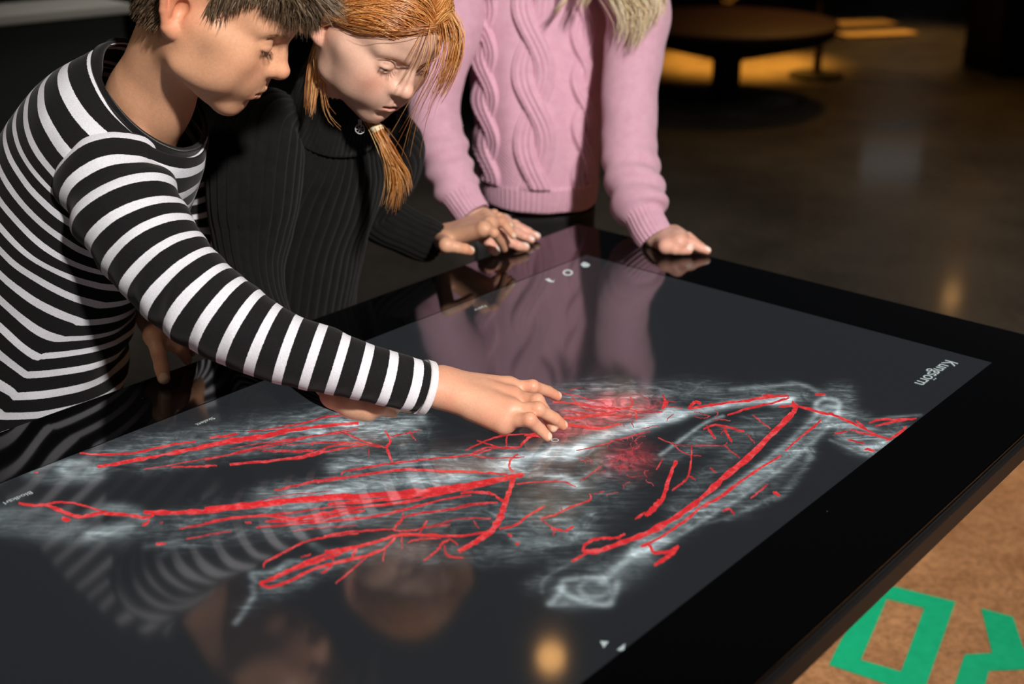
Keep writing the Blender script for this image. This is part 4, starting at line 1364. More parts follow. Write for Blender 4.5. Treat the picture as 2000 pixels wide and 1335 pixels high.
def add_brows(H, V, parent, mat, seed, n=150, z0=26.0, rad=0.00022):
    """short hairs laid on the skin V (world verts)"""
    r = np.random.default_rng(seed)
    loc = ((V - H['t']) @ H['R']) / H['scale']
    F_ = loc[(loc[:, 1] < -0.05) & (loc[:, 2] > 0.012) & (loc[:, 2] < 0.05)]

    def on(x, z):
        d = (F_[:, 0] - x) ** 2 + (F_[:, 2] - z) ** 2
        m = d < 0.003 ** 2
        return F_[m, 1].min() if m.any() else F_[d.argmin(), 1]
    for s in (-1, 1):
        paths = []
        for _ in range(n):
            q = r.random()
            x = s * (10 + 34 * q) * 1e-3; z = (z0 + 4.5 * math.sin(q * 2.2) - 4.0 * q * q + r.normal(0, 1.3) * (1 - 0.6 * q)) * 1e-3
            dx, dz = s * 0.9, 0.42 - 0.75 * q
            L = 0.0075 * r.uniform(0.7, 1.1)
            P0, P1 = (x - dx * L * 0.4, z - dz * L * 0.4), (x + dx * L * 0.6, z + dz * L * 0.6)
            a = np.array([P0[0], on(*P0) - 0.0001, P0[1]]); b = np.array([x, on(x, z) - 0.0006, z]); c = np.array([P1[0], on(*P1) - 0.0005, P1[1]])
            paths.append(H['tow'](smooth_line([a, b, c], 5)))
        strands('eyebrow', paths, rad, mat, parent, 0.3, seed)


def trousers(parent, hip, side, feet, hipw, leg_r, top_r, mat, top_z=None):
    """two trouser legs, shoes; hip centre, feet list of (x,y) right then left"""
    hip = np.array(hip, float); side = unit(side); fw = np.cross(side, (0, 0, 1)) * -1
    tr = None
    n = 26
    top = hip + np.array([0, 0, 0.10])
    C = np.linspace(hip - np.array([0, 0, 0.05]), top, 10)
    Sd = np.tile(side, (10, 1)); Fd = np.tile(np.cross((0, 0, 1), side), (10, 1))
    dsp = lambda U, V, X: 0.0015 * vnoise(X, 40, 3)
    tr, _, _ = loft('trousers', C, Sd, Fd, np.linspace(top_r[0], top_r[0] * 0.95, 10), np.linspace(top_r[1], top_r[1] * 0.95, 10), 72, mat, parent, dsp, ends=(True, True))
    for s, f in zip((-1, 1), feet):
        a = hip + side * s * hipw; k = np.array([(a[0] + f[0]) / 2, (a[1] + f[1]) / 2, hip[2] * 0.52]) + np.append(fw[:2], 0) * 0.03
        e = np.array([f[0], f[1], 0.06])
        S = cat_stations([np.append(a + (0, 0, 0.03), leg_r[0]), np.append(a * 0.6 + k * 0.4, leg_r[0] * 0.95), np.append(k, leg_r[1]), np.append(k * 0.5 + e * 0.5, leg_r[1] * 0.95), np.append(e, leg_r[2])], 40)
        tg, Sd, Fd = frames(S[:, :3], side)
        loft('trouser_leg', S[:, :3], Sd, Fd, S[:, 3], S[:, 3], 40, mat, tr, lambda U, V, X: 0.004 * vnoise(X * np.array([1, 1, 2.2]), 22, 5), ends=(True, True))
        # shoe
        F = Field(np.array([f[0] - 0.16, f[1] - 0.16, 0]), np.array([f[0] + 0.16, f[1] + 0.16, 0.1]), 0.004)
        c = np.array([f[0], f[1], 0.0])
        fd = np.append(fw[:2], 0)
        F.cone(c - fd * 0.045 + (0, 0, 0.036), c + fd * 0.10 + (0, 0, 0.030), 0.034, 0.030, 0.01)
        F.cone(c + (0, 0, 0.05), c - fd * 0.02 + (0, 0, 0.075), 0.034, 0.036, 0.02)
        V, Q = F.mesh(); V = relax(V, Q, 2); V[:, 2] = np.maximum(V[:, 2], 0.008)
        sh = mesh_np('shoe', V, Q, m_shoe, parent, True)
        so = box_bm(tuple(c + fd * 0.028 + (0, 0, 0.009)), (0.062, 0.205, 0.016), Matrix.Rotation(math.atan2(fd[1], fd[0]) - math.pi / 2, 4, 'Z'), 0.007)
        bm_obj('sole', so, m_sole, sh)
    return tr

# ================================================================== the boy in the striped jersey
SK_B = (0.70, 0.365, 0.215)
boy = empty('person', tuple(P(66, 800, 1.58) * np.array([1, 1, 0])), 'boy with short brown hair in black and white striped shirt, reaching onto screen', 'person')
RB = [[0.0953, -0.824, 0.5585], [0.9947, 0.0999, -0.0223], [-0.0375, 0.5576, 0.8292]]
tB = np.array([-0.3313, 1.3708, 1.1774])
nb = P(292, 195, 1.42)
RBm = np.array(RB)
neck_top = tB + RBm @ np.array([0, 0.016, -0.02])
HB_V, HB_Q, HB_C, HB = build_head(RB, tB, 1.0, [neck_top, nb, nb + (nb - neck_top) * 0.35], [0.045, 0.0445, 0.046], SK_B, (0.56, 0.20, 0.15),
                                  dict(tip=(0, -99, -7), nas=(0, -75, 22), chin=(0, -69, -70), lipy=-91.0, mouth=-41.0, eye_open=1.0, eye_drop=-4.5, blush=0.35, mw=23.0, lip_in=1.3,
                                       moles=[(-48, -66, -38), (-44, -20, -62), (-40, 2, -70), (-24, -84, -62)]))

# reaching right hand
wB_in, wB = P(800, 746, 1.362), P(862, 755, 1.380)
tt = lambda px, py, r: T(px, py, TZ + r)
hz = lambda px, py, z: T(px, py, TZ + z)
fin = [
    ([hz(925, 778, 0.032), hz(962, 782, 0.024), hz(992, 790, 0.015), hz(1014, 798, 0.008)], [0.0095, 0.0085, 0.0078, 0.0068]),
    ([hz(993, 756, 0.033), hz(1040, 755, 0.036), hz(1070, 764, 0.022), hz(1088, 773, 0.012)], [0.0080, 0.0070, 0.0062, 0.0054]),
    ([hz(1001, 776, 0.033), hz(1049, 783, 0.038), hz(1070, 812, 0.020), hz(1079, 834, 0.007)], [0.0082, 0.0072, 0.0064, 0.0056]),
    ([hz(999, 800, 0.032), hz(1051, 799, 0.036), hz(1083, 817, 0.019), hz(1099, 830, 0.007)], [0.0080, 0.0071, 0.0063, 0.0055]),
    ([hz(984, 822, 0.022), hz(1034, 819, 0.031), hz(1055, 838, 0.016), hz(1069, 852, 0.0065)], [0.0078, 0.0068, 0.0060, 0.0052]),
]
print('heights wrist', wB[2] - TZ, 'sleeve end', P(836, 758, 1.372)[2] - TZ)
upB = unit(np.array([0.02, -0.42, 0.90]))
fin = [(p_, [q_ * 1.09 for q_ in r0_]) for p_, r0_ in fin]
hb1 = build_hand(wB_in, wB, fin, 0.0010, 0.0205, 0.0112, upB, (0.72, 0.372, 0.24), table=TZ + 0.0008)
# resting left hand
fin = [
    ([hz(300, 655, 0.052), hz(310, 690, 0.036), hz(316, 718, 0.020), hz(320, 738, 0.009)], [0.0105, 0.0092, 0.0088, 0.0078]),
    ([hz(334, 664, 0.040), hz(350, 680, 0.030), hz(360, 692, 0.018), hz(366, 703, 0.008)], [0.0085, 0.0075, 0.0068, 0.006]),
    ([hz(336, 652, 0.042), hz(354, 664, 0.030), hz(366, 678, 0.018), hz(373, 688, 0.008)], [0.0085, 0.0075, 0.0068, 0.006]),
    ([hz(334, 642, 0.042), hz(350, 652, 0.030), hz(362, 664, 0.018), hz(370, 674, 0.008)], [0.0085, 0.0075, 0.0068, 0.006]),
    ([hz(326, 636, 0.040), hz(340, 646, 0.028), hz(350, 656, 0.016), hz(357, 664, 0.007)], [0.0078, 0.0068, 0.006, 0.0052]),
]
wL_in, wL = P(300, 560, 1.575), P(303, 622, 1.555)
hb2 = build_hand(wL_in, wL, fin, 0.0013, 0.0195, 0.0105, unit((0.2, -0.8, 0.6)), SK_B, table=TZ + 0.0008)

# trunk stations, bottom to top: px, py, depth, breadth a, thickness b
tor = [(60, 940, 1.630, 0.128, 0.100), (66, 830, 1.605, 0.128, 0.104), (74, 700, 1.575, 0.126, 0.108), (92, 570, 1.545, 0.126, 0.110), (142, 430, 1.510, 0.128, 0.114),
       (205, 320, 1.470, 0.128, 0.112), (250, 252, 1.440, 0.120, 0.100), (287, 203, 1.424, 0.083, 0.084), (301, 189, 1.418, 0.071, 0.074)]
A = np.array(tor)
Sx = cat_stations(np.c_[P(A[:, 0], A[:, 1], A[:, 2]), A[:, 3:]], 150)
tg, Sd, Fd = frames(Sx[:, :3], (0.05, 0.99, 0.0))


def boy_fold(U, V, X):
    d = 0.0035 * vnoise(X * np.array([1, 1, 1.6]), 14, 2) + 0.0016 * vnoise(X, 34, 8)
    # drag folds at the waist
    d = d + 0.0035 * np.sin(V * 95 + 2.2 * np.sin(U * 2) + U) * np.exp(-((V - 0.20) / 0.10) ** 2) * (0.6 + 0.4 * np.sin(U * 3))
    return d




def boy_stripe(U, V, X):
    """bands run down to the front on the back panel, up again past the side seam"""
    s = (X - Sx[:, None, :3]) @ RGT
    k = s - (-0.025 + 0.42 * (V - 0.08))
    w_ = np.clip((0.54 - V) / 0.28, 0, 1)
    return V + w_ * (0.45 * np.minimum(k, 0) - 0.16 * np.maximum(k, 0)) + np.where(k < 0, 0.0035, 0.0) * np.sin(75 * s + 22 * V) * np.clip((0.34 - V) / 0.1, 0, 1)


KT = len(Sx) - 6
Sx_all = Sx
Sx = Sx[:KT]
shirtB, XB, _ = loft('striped_shirt', Sx[:, :3], Sd[:KT], Fd[:KT], Sx[:, 3], Sx[:, 4], 160, m_stripe, boy, boy_fold, thick=0.0015, attrs={'v': boy_stripe})
shirtB['label'] = 'black shirt with narrow white horizontal stripes'
print('boy torso b range near table', (XB.reshape(-1, 3)[np.abs(XB.reshape(-1, 3)[:, 2] - TZ) < 0.05] @ TB).min(), 'edge', OB1)
# neckline band
nb0 = KT - 5
Cb = Sx_all[nb0:]
v0 = np.linalg.norm(np.diff(Sx_all[:nb0 + 1, :3], axis=0), axis=1).sum()
loft('neck_band', Cb[:, :3], Sd[nb0:], Fd[nb0:], Cb[:, 3], Cb[:, 4], 160, m_blackjersey, shirtB,
     lambda U, V, X: boy_fold(U, V + v0, X) + 0.0028, thick=0.0060)

# reaching sleeve
slR = [(235, 255, 1.475, 36, 1.0), (205, 270, 1.420, 68, 1.0), (207, 322, 1.388, 99, 0.95), (240, 395, 1.365, 108, 0.9), (286, 474, 1.352, 106, 0.9), (346, 546, 1.342, 101, 0.9),
       (422, 610, 1.337, 92, 0.92), (512, 660, 1.337, 79, 0.95), (612, 695, 1.342, 68, 0.95), (722, 728, 1.352, 59, 0.95), (790, 746, 1.362, 55, 0.95), (836, 758, 1.372, 53, 0.95)]
C, Sd2, Fd2, r, kk, tg2 = tube_from(slR, 190, (0.6, 0.2, -0.3))


def sleeve_fold(U, V, X):
    L = V.max()
    d = 0.0030 * vnoise(X, 18, 4) + 0.0012 * vnoise(X, 45, 6)
    el = np.exp(-((V / L - 0.52) / 0.13) ** 2)
    d = d + el * 0.0032 * np.sin(V * 190 + 2.5 * np.sin(U + 0.6)) * (0.55 + 0.45 * np.cos(U * 2 + 1))
    up = np.exp(-((V / L - 0.25) / 0.10) ** 2)
    d = d + up * 0.004 * np.sin(V * 120 + 2.0 * np.sin(U * 1 + 2.0))
    fw = np.clip((V / L - 0.6) / 0.2, 0, 1)
    return d + fw * 0.0011 * np.sin(V * 230 + 1.5 * np.sin(U * 2)) * np.cos(U + 0.5)


Ls = np.linalg.norm(np.diff(C, axis=0), axis=1).sum()
m_stripe_r = stripe_mat('striped_jersey_right_sleeve', 0.0275, 0.36, 0.985 - (Ls / 0.0275) % 1.0 + 1.0)
sl, XS, _ = loft('sleeve', C, Sd2, Fd2, r, r * kk, 120, m_stripe_r, shirtB, sleeve_fold, thick=0.0015)
# white hem of the cuff
n = 4
loft('cuff_hem', C[-n:], Sd2[-n:], Fd2[-n:], r[-n:] + 0.0014, (r * kk)[-n:] + 0.0014, 96, m_whitejersey, sl, thick=0.003)
# left sleeve, mostly behind the body
slL = [(330, 250, 1.60, 62, 1.0), (345, 330, 1.66, 72, 1.0), (350, 430, 1.70, 68, 1.0), (332, 510, 1.69, 58, 1.0), (308, 570, 1.61, 40, 1.0), (302, 614, 1.56, 30, 1.0)]
C3, Sd3, Fd3, r3, k3, _ = tube_from(slL, 90, (0.6, 0.2, -0.3))
sl2, _, _ = loft('sleeve', C3, Sd3, Fd3, r3, r3, 80, m_stripe_sl, shirtB, lambda U, V, X: 0.002 * vnoise(X, 20, 4), thick=0.0015)
loft('cuff_hem', C3[-5:], Sd3[-5:], Fd3[-5:], r3[-5:] + 0.0012, r3[-5:] + 0.0012, 64, m_whitejersey, sl2, thick=0.003)

hipB = P(60, 950, 1.64)
feetB = [(hipB[0] - 0.05, hipB[1] - 0.05), (hipB[0] - 0.03, hipB[1] + 0.14)]
sideB = np.array([0.05, 0.99, 0.0])
jb = [(hipB, P(92, 570, 1.545), 0.085, 0.085), (P(92, 570, 1.545), P(205, 320, 1.47), 0.085, 0.085), (P(205, 320, 1.47), nb, 0.075, 0.045),
      (P(215, 300, 1.40), P(350, 550, 1.345), 0.036, 0.034), (P(350, 550, 1.345), P(422, 610, 1.337), 0.034, 0.032), (P(422, 610, 1.337), P(612, 695, 1.342), 0.032, 0.026), (P(612, 695, 1.342), wB_in, 0.026, 0.0215),
      (P(330, 280, 1.60), P(345, 450, 1.69), 0.03, 0.028), (P(345, 450, 1.69), wL_in, 0.026, 0.019)]
for s, f in zip((-1, 1), feetB):
    a = hipB + sideB * 0.06 * s
    jb += [(a, np.array([(a[0] + f[0]) / 2 + 0.02, (a[1] + f[1]) / 2, hipB[2] * 0.52]), 0.058, 0.042), (np.array([(a[0] + f[0]) / 2 + 0.02, (a[1] + f[1]) / 2, hipB[2] * 0.52]), np.array([f[0], f[1], 0.06]), 0.042, 0.03)]
bodyB = join_body('body', [(HB_V, HB_Q, HB_C), hb1, hb2, inner_body(jb, SK_B)], boy)
add_eyes(HB, bodyB)
add_lashes(HB, bodyB, m_lash, 3, 6.0, 34, 0.00018)
add_brows(HB, HB_V, bodyB, m_brow, 4, 110, 30.0, 0.00016)
trousers(boy, hipB, sideB, feetB, 0.065, (0.075, 0.062, 0.055), (0.125, 0.098), m_pants)


# ------------------------------------------------------------------ hair helpers in the head frame
def cap_surface(H, test, lift, mat, parent, name, n=130):
    """skull cap made from the cranium ellipsoid where test(local mm) holds"""
    th = np.linspace(0.02, np.pi * 0.80, n); ph = np.linspace(-np.pi, np.pi, 2 * n)
    TH, PH = np.meshgrid(th, ph, indexing='ij')
    d = np.stack([np.sin(TH) * np.sin(PH), -np.sin(TH) * np.cos(PH), np.cos(TH)], -1)
    X = np.array([0, -2, 48]) + d * (np.array([70, 90, 76]) + lift)
    ok = test(X)
    idx = np.arange(n * 2 * n).reshape(n, 2 * n)
    q = np.stack([idx[:-1, :-1], idx[1:, :-1], idx[1:, 1:], idx[:-1, 1:]], -1).reshape(-1, 4)
    q = q[ok.ravel()[q].all(1)]
    used = np.unique(q); mp = np.full(idx.size, -1); mp[used] = np.arange(len(used))
    V = H['tow'](X.reshape(-1, 3)[used] * 1e-3)
    return mesh_np(name, V, mp[q], mat, parent, True)


def scalp_points(n, seed, test):
    r = np.random.default_rng(seed)
    out = []
    while len(out) < n:
        d = r.normal(size=(4 * n, 3)); d /= np.linalg.norm(d, axis=1)[:, None]
        X = np.array([0, -2, 48]) + d * np.array([71, 91, 77])
        out += list(X[test(X)])
    return np.array(out[:n])


def flow_path(x0, dirf, steps, step, lift, r, grav=0.0):
    """walk over the skull ellipsoid following a direction field, in mm"""
    c = np.array([0, -2, 48.0]); R_ = np.array([70, 90, 76.0])
    x = x0.copy(); out = [x.copy()]
    for k in range(steps):
        q = (x - c) / R_
        nrm = (x - c) / R_ ** 2; nrm = nrm / np.linalg.norm(nrm)
        d = dirf(x, k / steps)
        d = d - nrm * min(0, d @ nrm) * 1.0 if np.linalg.norm(q) < 1.0 + lift(k / steps) else d
        d = d / (np.linalg.norm(d) + 1e-9)
        x = x + d * step
        q = (x - c) / R_
        m = 1.0 + lift((k + 1) / steps)
        if np.linalg.norm(q) < m:
            x = c + (x - c) / np.linalg.norm(q) * m
        out.append(x.copy())
    return np.array(out)


def boy_scalp(X):
    x, y, z = X[..., 0], X[..., 1], X[..., 2]
    top = z > 84 + 0.10 * (y + 40)
    zb = np.where(y < -28, 26 + (-28 - y) * 1.15, np.where(y < -12, 14.0, np.where(y < 30, 36.0, 2 - 0.2 * (y - 30))))
    return top | (z > zb)


cap_surface(HB, boy_scalp, 1.2, m_cap_boy, bodyB, 'scalp_hair')
r_ = np.random.default_rng(11)
roots = scalp_points(4500, 5, boy_scalp)
paths = []
crown = np.array([0, 34, 118.0])
for x0 in roots:
    jx = r_.normal(0, 0.14, 3)
    sx = np.sign(x0[0])
    top = x0[2] > 84

    def dirf(x, s, jx=jx, sx=sx, top=top, x0=x0):
        if x0[1] > 34: f = np.array([0, 0.25, -1.0])
        elif top: f = np.array([0.25 * x[0] / 60, -1.0, -0.25])
        else: f = np.array([0.05 * sx, -0.22, -1.0])
        return unit(f + jx)
    zb = 36.0
    if x0[1] < -28: zb = 26 + (-28 - x0[1]) * 1.15
    elif x0[1] < -12: zb = 12.0
    elif x0[1] > 30: zb = -6.0
    L = r_.uniform(40, 58) if top else float(np.clip((x0[2] - zb) * r_.uniform(0.8, 1.05) + 3, 5, 40))
    paths.append(HB['tow'](flow_path(x0, dirf, 9, L / 9, lambda s: 0.02 + 0.035 * s + 0.03 * abs(jx[0]), r_) * 1e-3))
hairB = strands('hair', paths, 0.00045, m_hair_boy, bodyB, 0.2, 3)
# fringe falling over the forehead, hanging straight down because the head is bowed
paths = []
for k in range(2800):
    x = r_.uniform(-60, 56)
    s = r_.uniform(0, 1)
    root = np.array([x * 0.92, -40 - 22 * s - 0.004 * x * x * -1, 108 - 0.010 * x * x - 8 * s])
    mid = np.array([x * 1.0 + r_.normal(0, 2), -84 - 10 * (1 - s) + 0.0085 * x * x, 80 - 0.004 * x * x + r_.normal(0, 3)])
    hang = r_.uniform(20, 38) * (1.0 if abs(x) < 46 else 0.75)
    q = min(1.0, abs(x) / 58)
    end = mid + np.array([r_.normal(2, 4), -0.56 * (1 - 0.55 * q * q), -0.83]) * np.array([1, hang, hang]) + np.array([0, r_.normal(0, 2.5), r_.normal(0, 3)])
    paths.append(HB['tow'](smooth_line([root, root * 0.45 + mid * 0.55 + np.array([0, -4, 9]), mid, end], 11) * 1e-3))
strands('fringe', paths, 0.00037, m_hair_boy, hairB, 0.15, 9)

# short hair on the nape, rooted on the skin itself
loc_ = ((HB_V - tB) @ RBm) * 1000
m_ = (loc_[:, 1] > 20) & (loc_[:, 2] > -34) & (loc_[:, 2] < 14) & (np.abs(loc_[:, 0]) < 62) & (loc_[:, 2] > -34 + 0.55 * np.clip(40 - loc_[:, 1], 0, 40))
cand = loc_[m_]
paths = []
for k in r_.integers(0, len(cand), 1800):
    p0 = cand[k]; ou = unit(np.array([p0[0], (p0[1] - 4) * 1.0, 0.0]))
    L = r_.uniform(8, 15); tt_ = np.linspace(0, 1, 6)[:, None]
    paths.append(HB['tow']((p0 - ou * 0.6 + ou * 3.0 * np.sin(tt_ * 1.9) + np.array([0.1 * np.sign(p0[0]), 0.1, -1.0]) * L * tt_ + r_.normal(0, 0.4, 3)) * 1e-3))
strands('nape_hair', paths, 0.00050, m_hair_boy, hairB, 0.2, 19)
# ================================================================== the girl in the black ribbed sweater
SK_G = (0.76, 0.47, 0.35)
girl = empty('person', tuple(P(560, 620, 1.90) * np.array([1, 1, 0])), 'red-haired girl in black ribbed sweater, looking down between boy and pink sweater', 'person')
RG = np.array([[0.678, -0.5358, 0.5032], [0.72, 0.6219, -0.3079], [-0.148, 0.571, 0.8075]])
tG = np.array([-0.1794, 1.5812, 1.1246])
ngb = P(650, 228, 1.675)
ntop = tG + RG @ np.array([0, 0.016, -0.02])
HG_V, HG_Q, HG_C, HG = build_head(RG, tG, 1.0, [ntop, ngb, ngb + (ngb - ntop) * 0.3], [0.045, 0.047, 0.055], SK_G, (0.60, 0.17, 0.15),
                                  dict(tip=(0, -98, -9), nas=(0, -75, 20), chin=(0, -70, -68), lipy=-90.0, mouth=-41.0, eye_open=2.7, eye_drop=-3.4, blush=0.7, open=1.0, mw=19))
f_g = unit((0.753, -0.658, 0)); s_g = unit((0.658, 0.753, 0))

# left hand above the other girl's hand
wg_in, wg = P(815, 462, 1.925), P(856, 468, 1.945)
fin = [
    ([hz(872, 478, 0.050), hz(893, 483, 0.046), hz(908, 486, 0.042), hz(918, 489, 0.038)], [0.0095, 0.0088, 0.0082, 0.0074]),
    ([hz(945, 446, 0.062), hz(965, 455, 0.058), hz(978, 472, 0.038), hz(985, 486, 0.022)], [0.0080, 0.0072, 0.0064, 0.0056]),
    ([hz(957, 436, 0.063), hz(980, 433, 0.060), hz(995, 450, 0.046), hz(1002, 460, 0.038)], [0.0080, 0.0072, 0.0064, 0.0056]),
    ([hz(955, 428, 0.062), hz(975, 424, 0.060), hz(988, 434, 0.050), hz(996, 441, 0.044)], [0.0078, 0.0070, 0.0062, 0.0054]),
    ([hz(948, 422, 0.058), hz(965, 417, 0.056), hz(975, 424, 0.050), hz(982, 429, 0.046)], [0.0072, 0.0064, 0.0056, 0.0050]),
]
hg1 = build_hand(wg_in, wg, fin, 0.0013, 0.0200, 0.0100, unit((-0.1, -0.45, 0.9)), (0.70, 0.39, 0.25))
# right hand under the boy's sleeve
wr_in, wr = hz(660, 768, 0.030), hz(694, 780, 0.025)
fin = [
    ([hz(700, 770, 0.022), hz(715, 770, 0.018), hz(728, 772, 0.013), hz(740, 775, 0.009)], [0.009, 0.008, 0.0075, 0.0065]),
    ([hz(722, 778, 0.024), hz(745, 780, 0.026), hz(768, 785, 0.016), hz(786, 790, 0.009)], [0.0080, 0.0072, 0.0064, 0.0056]),
    ([hz(722, 784, 0.024), hz(748, 786, 0.026), hz(778, 792, 0.016), hz(800, 797, 0.009)], [0.0080, 0.0072, 0.0064, 0.0056]),
    ([hz(720, 790, 0.023), hz(742, 796, 0.022), hz(758, 801, 0.014), hz(768, 806, 0.009)], [0.0080, 0.0072, 0.0064, 0.0058]),
    ([hz(716, 794, 0.019), hz(734, 800, 0.019), hz(746, 803, 0.013), hz(756, 806, 0.008)], [0.0074, 0.0066, 0.0058, 0.0052]),
]
hg2 = build_hand(wr_in, wr, fin, 0.0013, 0.0190, 0.0100, (0, -0.3, 0.95), (0.66, 0.36, 0.23), table=TZ + 0.0008)

tor = [(540, 800, 2.02, 0.115, 0.088), (546, 720, 1.965, 0.115, 0.090), (553, 620, 1.905, 0.117, 0.094), (562, 540, 1.865, 0.118, 0.094), (574, 440, 1.815, 0.118, 0.094), (600, 350, 1.765, 0.122, 0.096),
       (622, 290, 1.725, 0.112, 0.088), (640, 250, 1.700, 0.085, 0.072), (650, 226, 1.682, 0.062, 0.060)]
A = np.array(tor)
Sx = cat_stations(np.c_[P(A[:, 0], A[:, 1], A[:, 2]), A[:, 3:]], 170)
tg, Sd, Fd = frames(Sx[:, :3], s_g)


def rib(nrib, amp, U, sharp=0.55):
    return amp * (np.abs(np.sin(U * nrib / 2)) ** sharp - 0.6)


def girl_fold(U, V, X):
    k = np.clip(V / 0.05, 0.3, 1)
    d = rib(48, 0.0038, U + 0.05 * vnoise(X, 9, 3), 0.45) + 0.004 * vnoise(X, 13, 12)
    return d + 0.004 * np.sin(V * 70 + 2 * np.sin(U)) * np.exp(-((V - 0.16) / 0.08) ** 2) * np.sin(U * 1.5)


swG, XG, _ = loft('ribbed_sweater', Sx[:, :3], Sd, Fd, Sx[:, 3], Sx[:, 4], 576, m_ribknit, girl, girl_fold, thick=0.002)
swG['label'] = 'black ribbed knit sweater with zip collar'
XX = XG.reshape(-1, 3); print('girl torso b', (XX[np.abs(XX[:, 2] - TZ) < 0.06] @ TB).min(), OB1)
# right sleeve, nearest the boy
slG = [(560, 222, 1.665, 48, 1.0), (515, 250, 1.640, 82, 1.0), (498, 310, 1.630, 94, 1.0), (492, 380, 1.630, 90, 1.0), (490, 450, 1.640, 78, 1.0), (492, 530, 1.635, 62, 1.0), (512, 610, 1.600, 52, 1.0), (560, 680, 1.535, 46, 1.0),
       (620, 738, 1.455, 42, 1.0), (664, 766, 1.418, 36, 1.0), (690, 778, 1.405, 32, 1.0)]
C, Sd2, Fd2, r, kk, _ = tube_from(slG, 170, (0.6, 0.3, 0.1))
sg1, _, _ = loft('sleeve', C, Sd2, Fd2, r, r, 288, m_ribknit, swG, lambda U, V, X: rib(24, 0.0036, U, 0.45) + 0.003 * vnoise(X, 16, 5), thick=0.002)
# left sleeve
slG2 = [(735, 250, 1.735, 45, 1.0), (765, 285, 1.775, 62, 1.0), (752, 345, 1.825, 58, 1.0), (722, 398, 1.865, 50, 1.0), (745, 425, 1.890, 47, 1.0), (790, 448, 1.910, 45, 1.0), (822, 463, 1.925, 45, 1.0), (846, 473, 1.938, 40, 1.0)]
C, Sd2, Fd2, r, kk, _ = tube_from(slG2, 150, (0.6, 0.3, 0.1))
loft('sleeve', C, Sd2, Fd2, r, r, 256, m_ribknit, swG, lambda U, V, X: rib(22, 0.0034, U, 0.45) + 0.003 * vnoise(X, 18, 5), thick=0.002)
# stand-up collar with zip
cc = np.array([(648, 240, 1.685, 0.068, 0.066), (655, 215, 1.668, 0.060, 0.060), (663, 190, 1.652, 0.060, 0.058), (670, 168, 1.640, 0.060, 0.056), (677, 148, 1.630, 0.059, 0.053), (684, 130, 1.619, 0.056, 0.050), (688, 120, 1.613, 0.053, 0.048)])
Sc = cat_stations(np.c_[P(cc[:, 0], cc[:, 1], cc[:, 2]), cc[:, 3:]], 30)
tgc, Sdc, Fdc = frames(Sc[:, :3], s_g)
colG, _, _ = loft('collar', Sc[:, :3], Sdc, Fdc, Sc[:, 3], Sc[:, 4], 240, m_fur, swG, lambda U, V, X: 0.0012 * np.abs(np.sin(U * 30)) + 0.002 * vnoise(X, 40, 3), thick=0.004)


def torus_np(c, R_, r_t, ax, n=36, m=10, squash=1.0):
    ax = unit(ax); a = unit(np.cross(ax, (0.2, 0.9, 0.4))); b = np.cross(ax, a)
    u = np.linspace(0, 2 * np.pi, n, endpoint=False); v = np.linspace(0, 2 * np.pi, m, endpoint=False)
    Ur, Vr = np.meshgrid(u, v, indexing='ij')
    rad = R_ + r_t * np.cos(Vr)
    X = np.array(c) + (rad * np.cos(Ur))[..., None] * a + (rad * np.sin(Ur) * squash)[..., None] * b + (r_t * np.sin(Vr))[..., None] * ax
    i, j = np.meshgrid(np.arange(n), np.arange(m), indexing='ij')
    Q = np.stack([i * m + j, ((i + 1) % n) * m + j, ((i + 1) % n) * m + (j + 1) % m, i * m + (j + 1) % m], -1).reshape(-1, 4)
    return X.reshape(-1, 3), Q


zc = P(703, 252, 1.590)
X, Q = torus_np(zc, 0.0060, 0.0006, unit((0.3, -0.9, 0.3)))
zp_o = mesh_np('zip_pull', X, Q, m_steel, swG, True)
zp_o['label'] = 'round metal zip pull ring'
for a_ in np.linspace(0, np.pi, 4)[:-1]:
    d = np.array([math.cos(a_), 0.25 * math.cos(a_), math.sin(a_)]) * 0.0055
    F_ = Field(zc - 0.008, zc + 0.008, 0.0004); F_.cone(zc - d, zc + d, 0.0005, 0.0005); V, Q = F_.mesh()
    mesh_np('spoke', V, Q, m_steel, zp_o, True)
bm_obj('zip_slider', box_bm(tuple(P(703, 239, 1.592)), (0.0045, 0.003, 0.008), None, 0.001), m_steel, swG)

hipG = P(540, 830, 2.05)
feetG = [tuple((hipG - s_g * 0.08)[:2]), tuple((hipG + s_g * 0.08)[:2])]
jg = [(hipG, P(574, 440, 1.815), 0.075, 0.075), (P(574, 440, 1.815), P(615, 310, 1.74), 0.075, 0.07), (P(615, 310, 1.74), ngb, 0.06, 0.042),
      (P(505, 290, 1.64), P(492, 520, 1.637), 0.034, 0.030), (P(492, 520, 1.637), P(512, 610, 1.60), 0.028, 0.026), (P(512, 610, 1.60), P(560, 680, 1.535), 0.026, 0.022), (P(560, 680, 1.535), P(620, 738, 1.455), 0.022, 0.020), (P(620, 738, 1.455), wr_in, 0.020, 0.018),
      (P(765, 285, 1.775), P(722, 398, 1.865), 0.030, 0.027), (P(722, 398, 1.865), wg_in, 0.026, 0.020)]
for s, f in zip((-1, 1), feetG):
    a = hipG + s_g * 0.06 * s
    k_ = np.array([(a[0] + f[0]) / 2, (a[1] + f[1]) / 2, hipG[2] * 0.52])
    jg += [(a, k_, 0.055, 0.040), (k_, np.array([f[0], f[1], 0.06]), 0.040, 0.028)]
bodyG = join_body('body', [(HG_V, HG_Q, HG_C), hg1, hg2, inner_body(jg, SK_G)], girl)
add_eyes(HG, bodyG, down=0.62)
add_lashes(HG, bodyG, m_lash_g, 13, 5.0, 34, 0.00017)
add_brows(HG, HG_V, bodyG, m_brow_g, 14, 120, 25.0)
trousers(girl, hipG, s_g, feetG, 0.06, (0.07, 0.058, 0.05), (0.115, 0.09), m_pants)


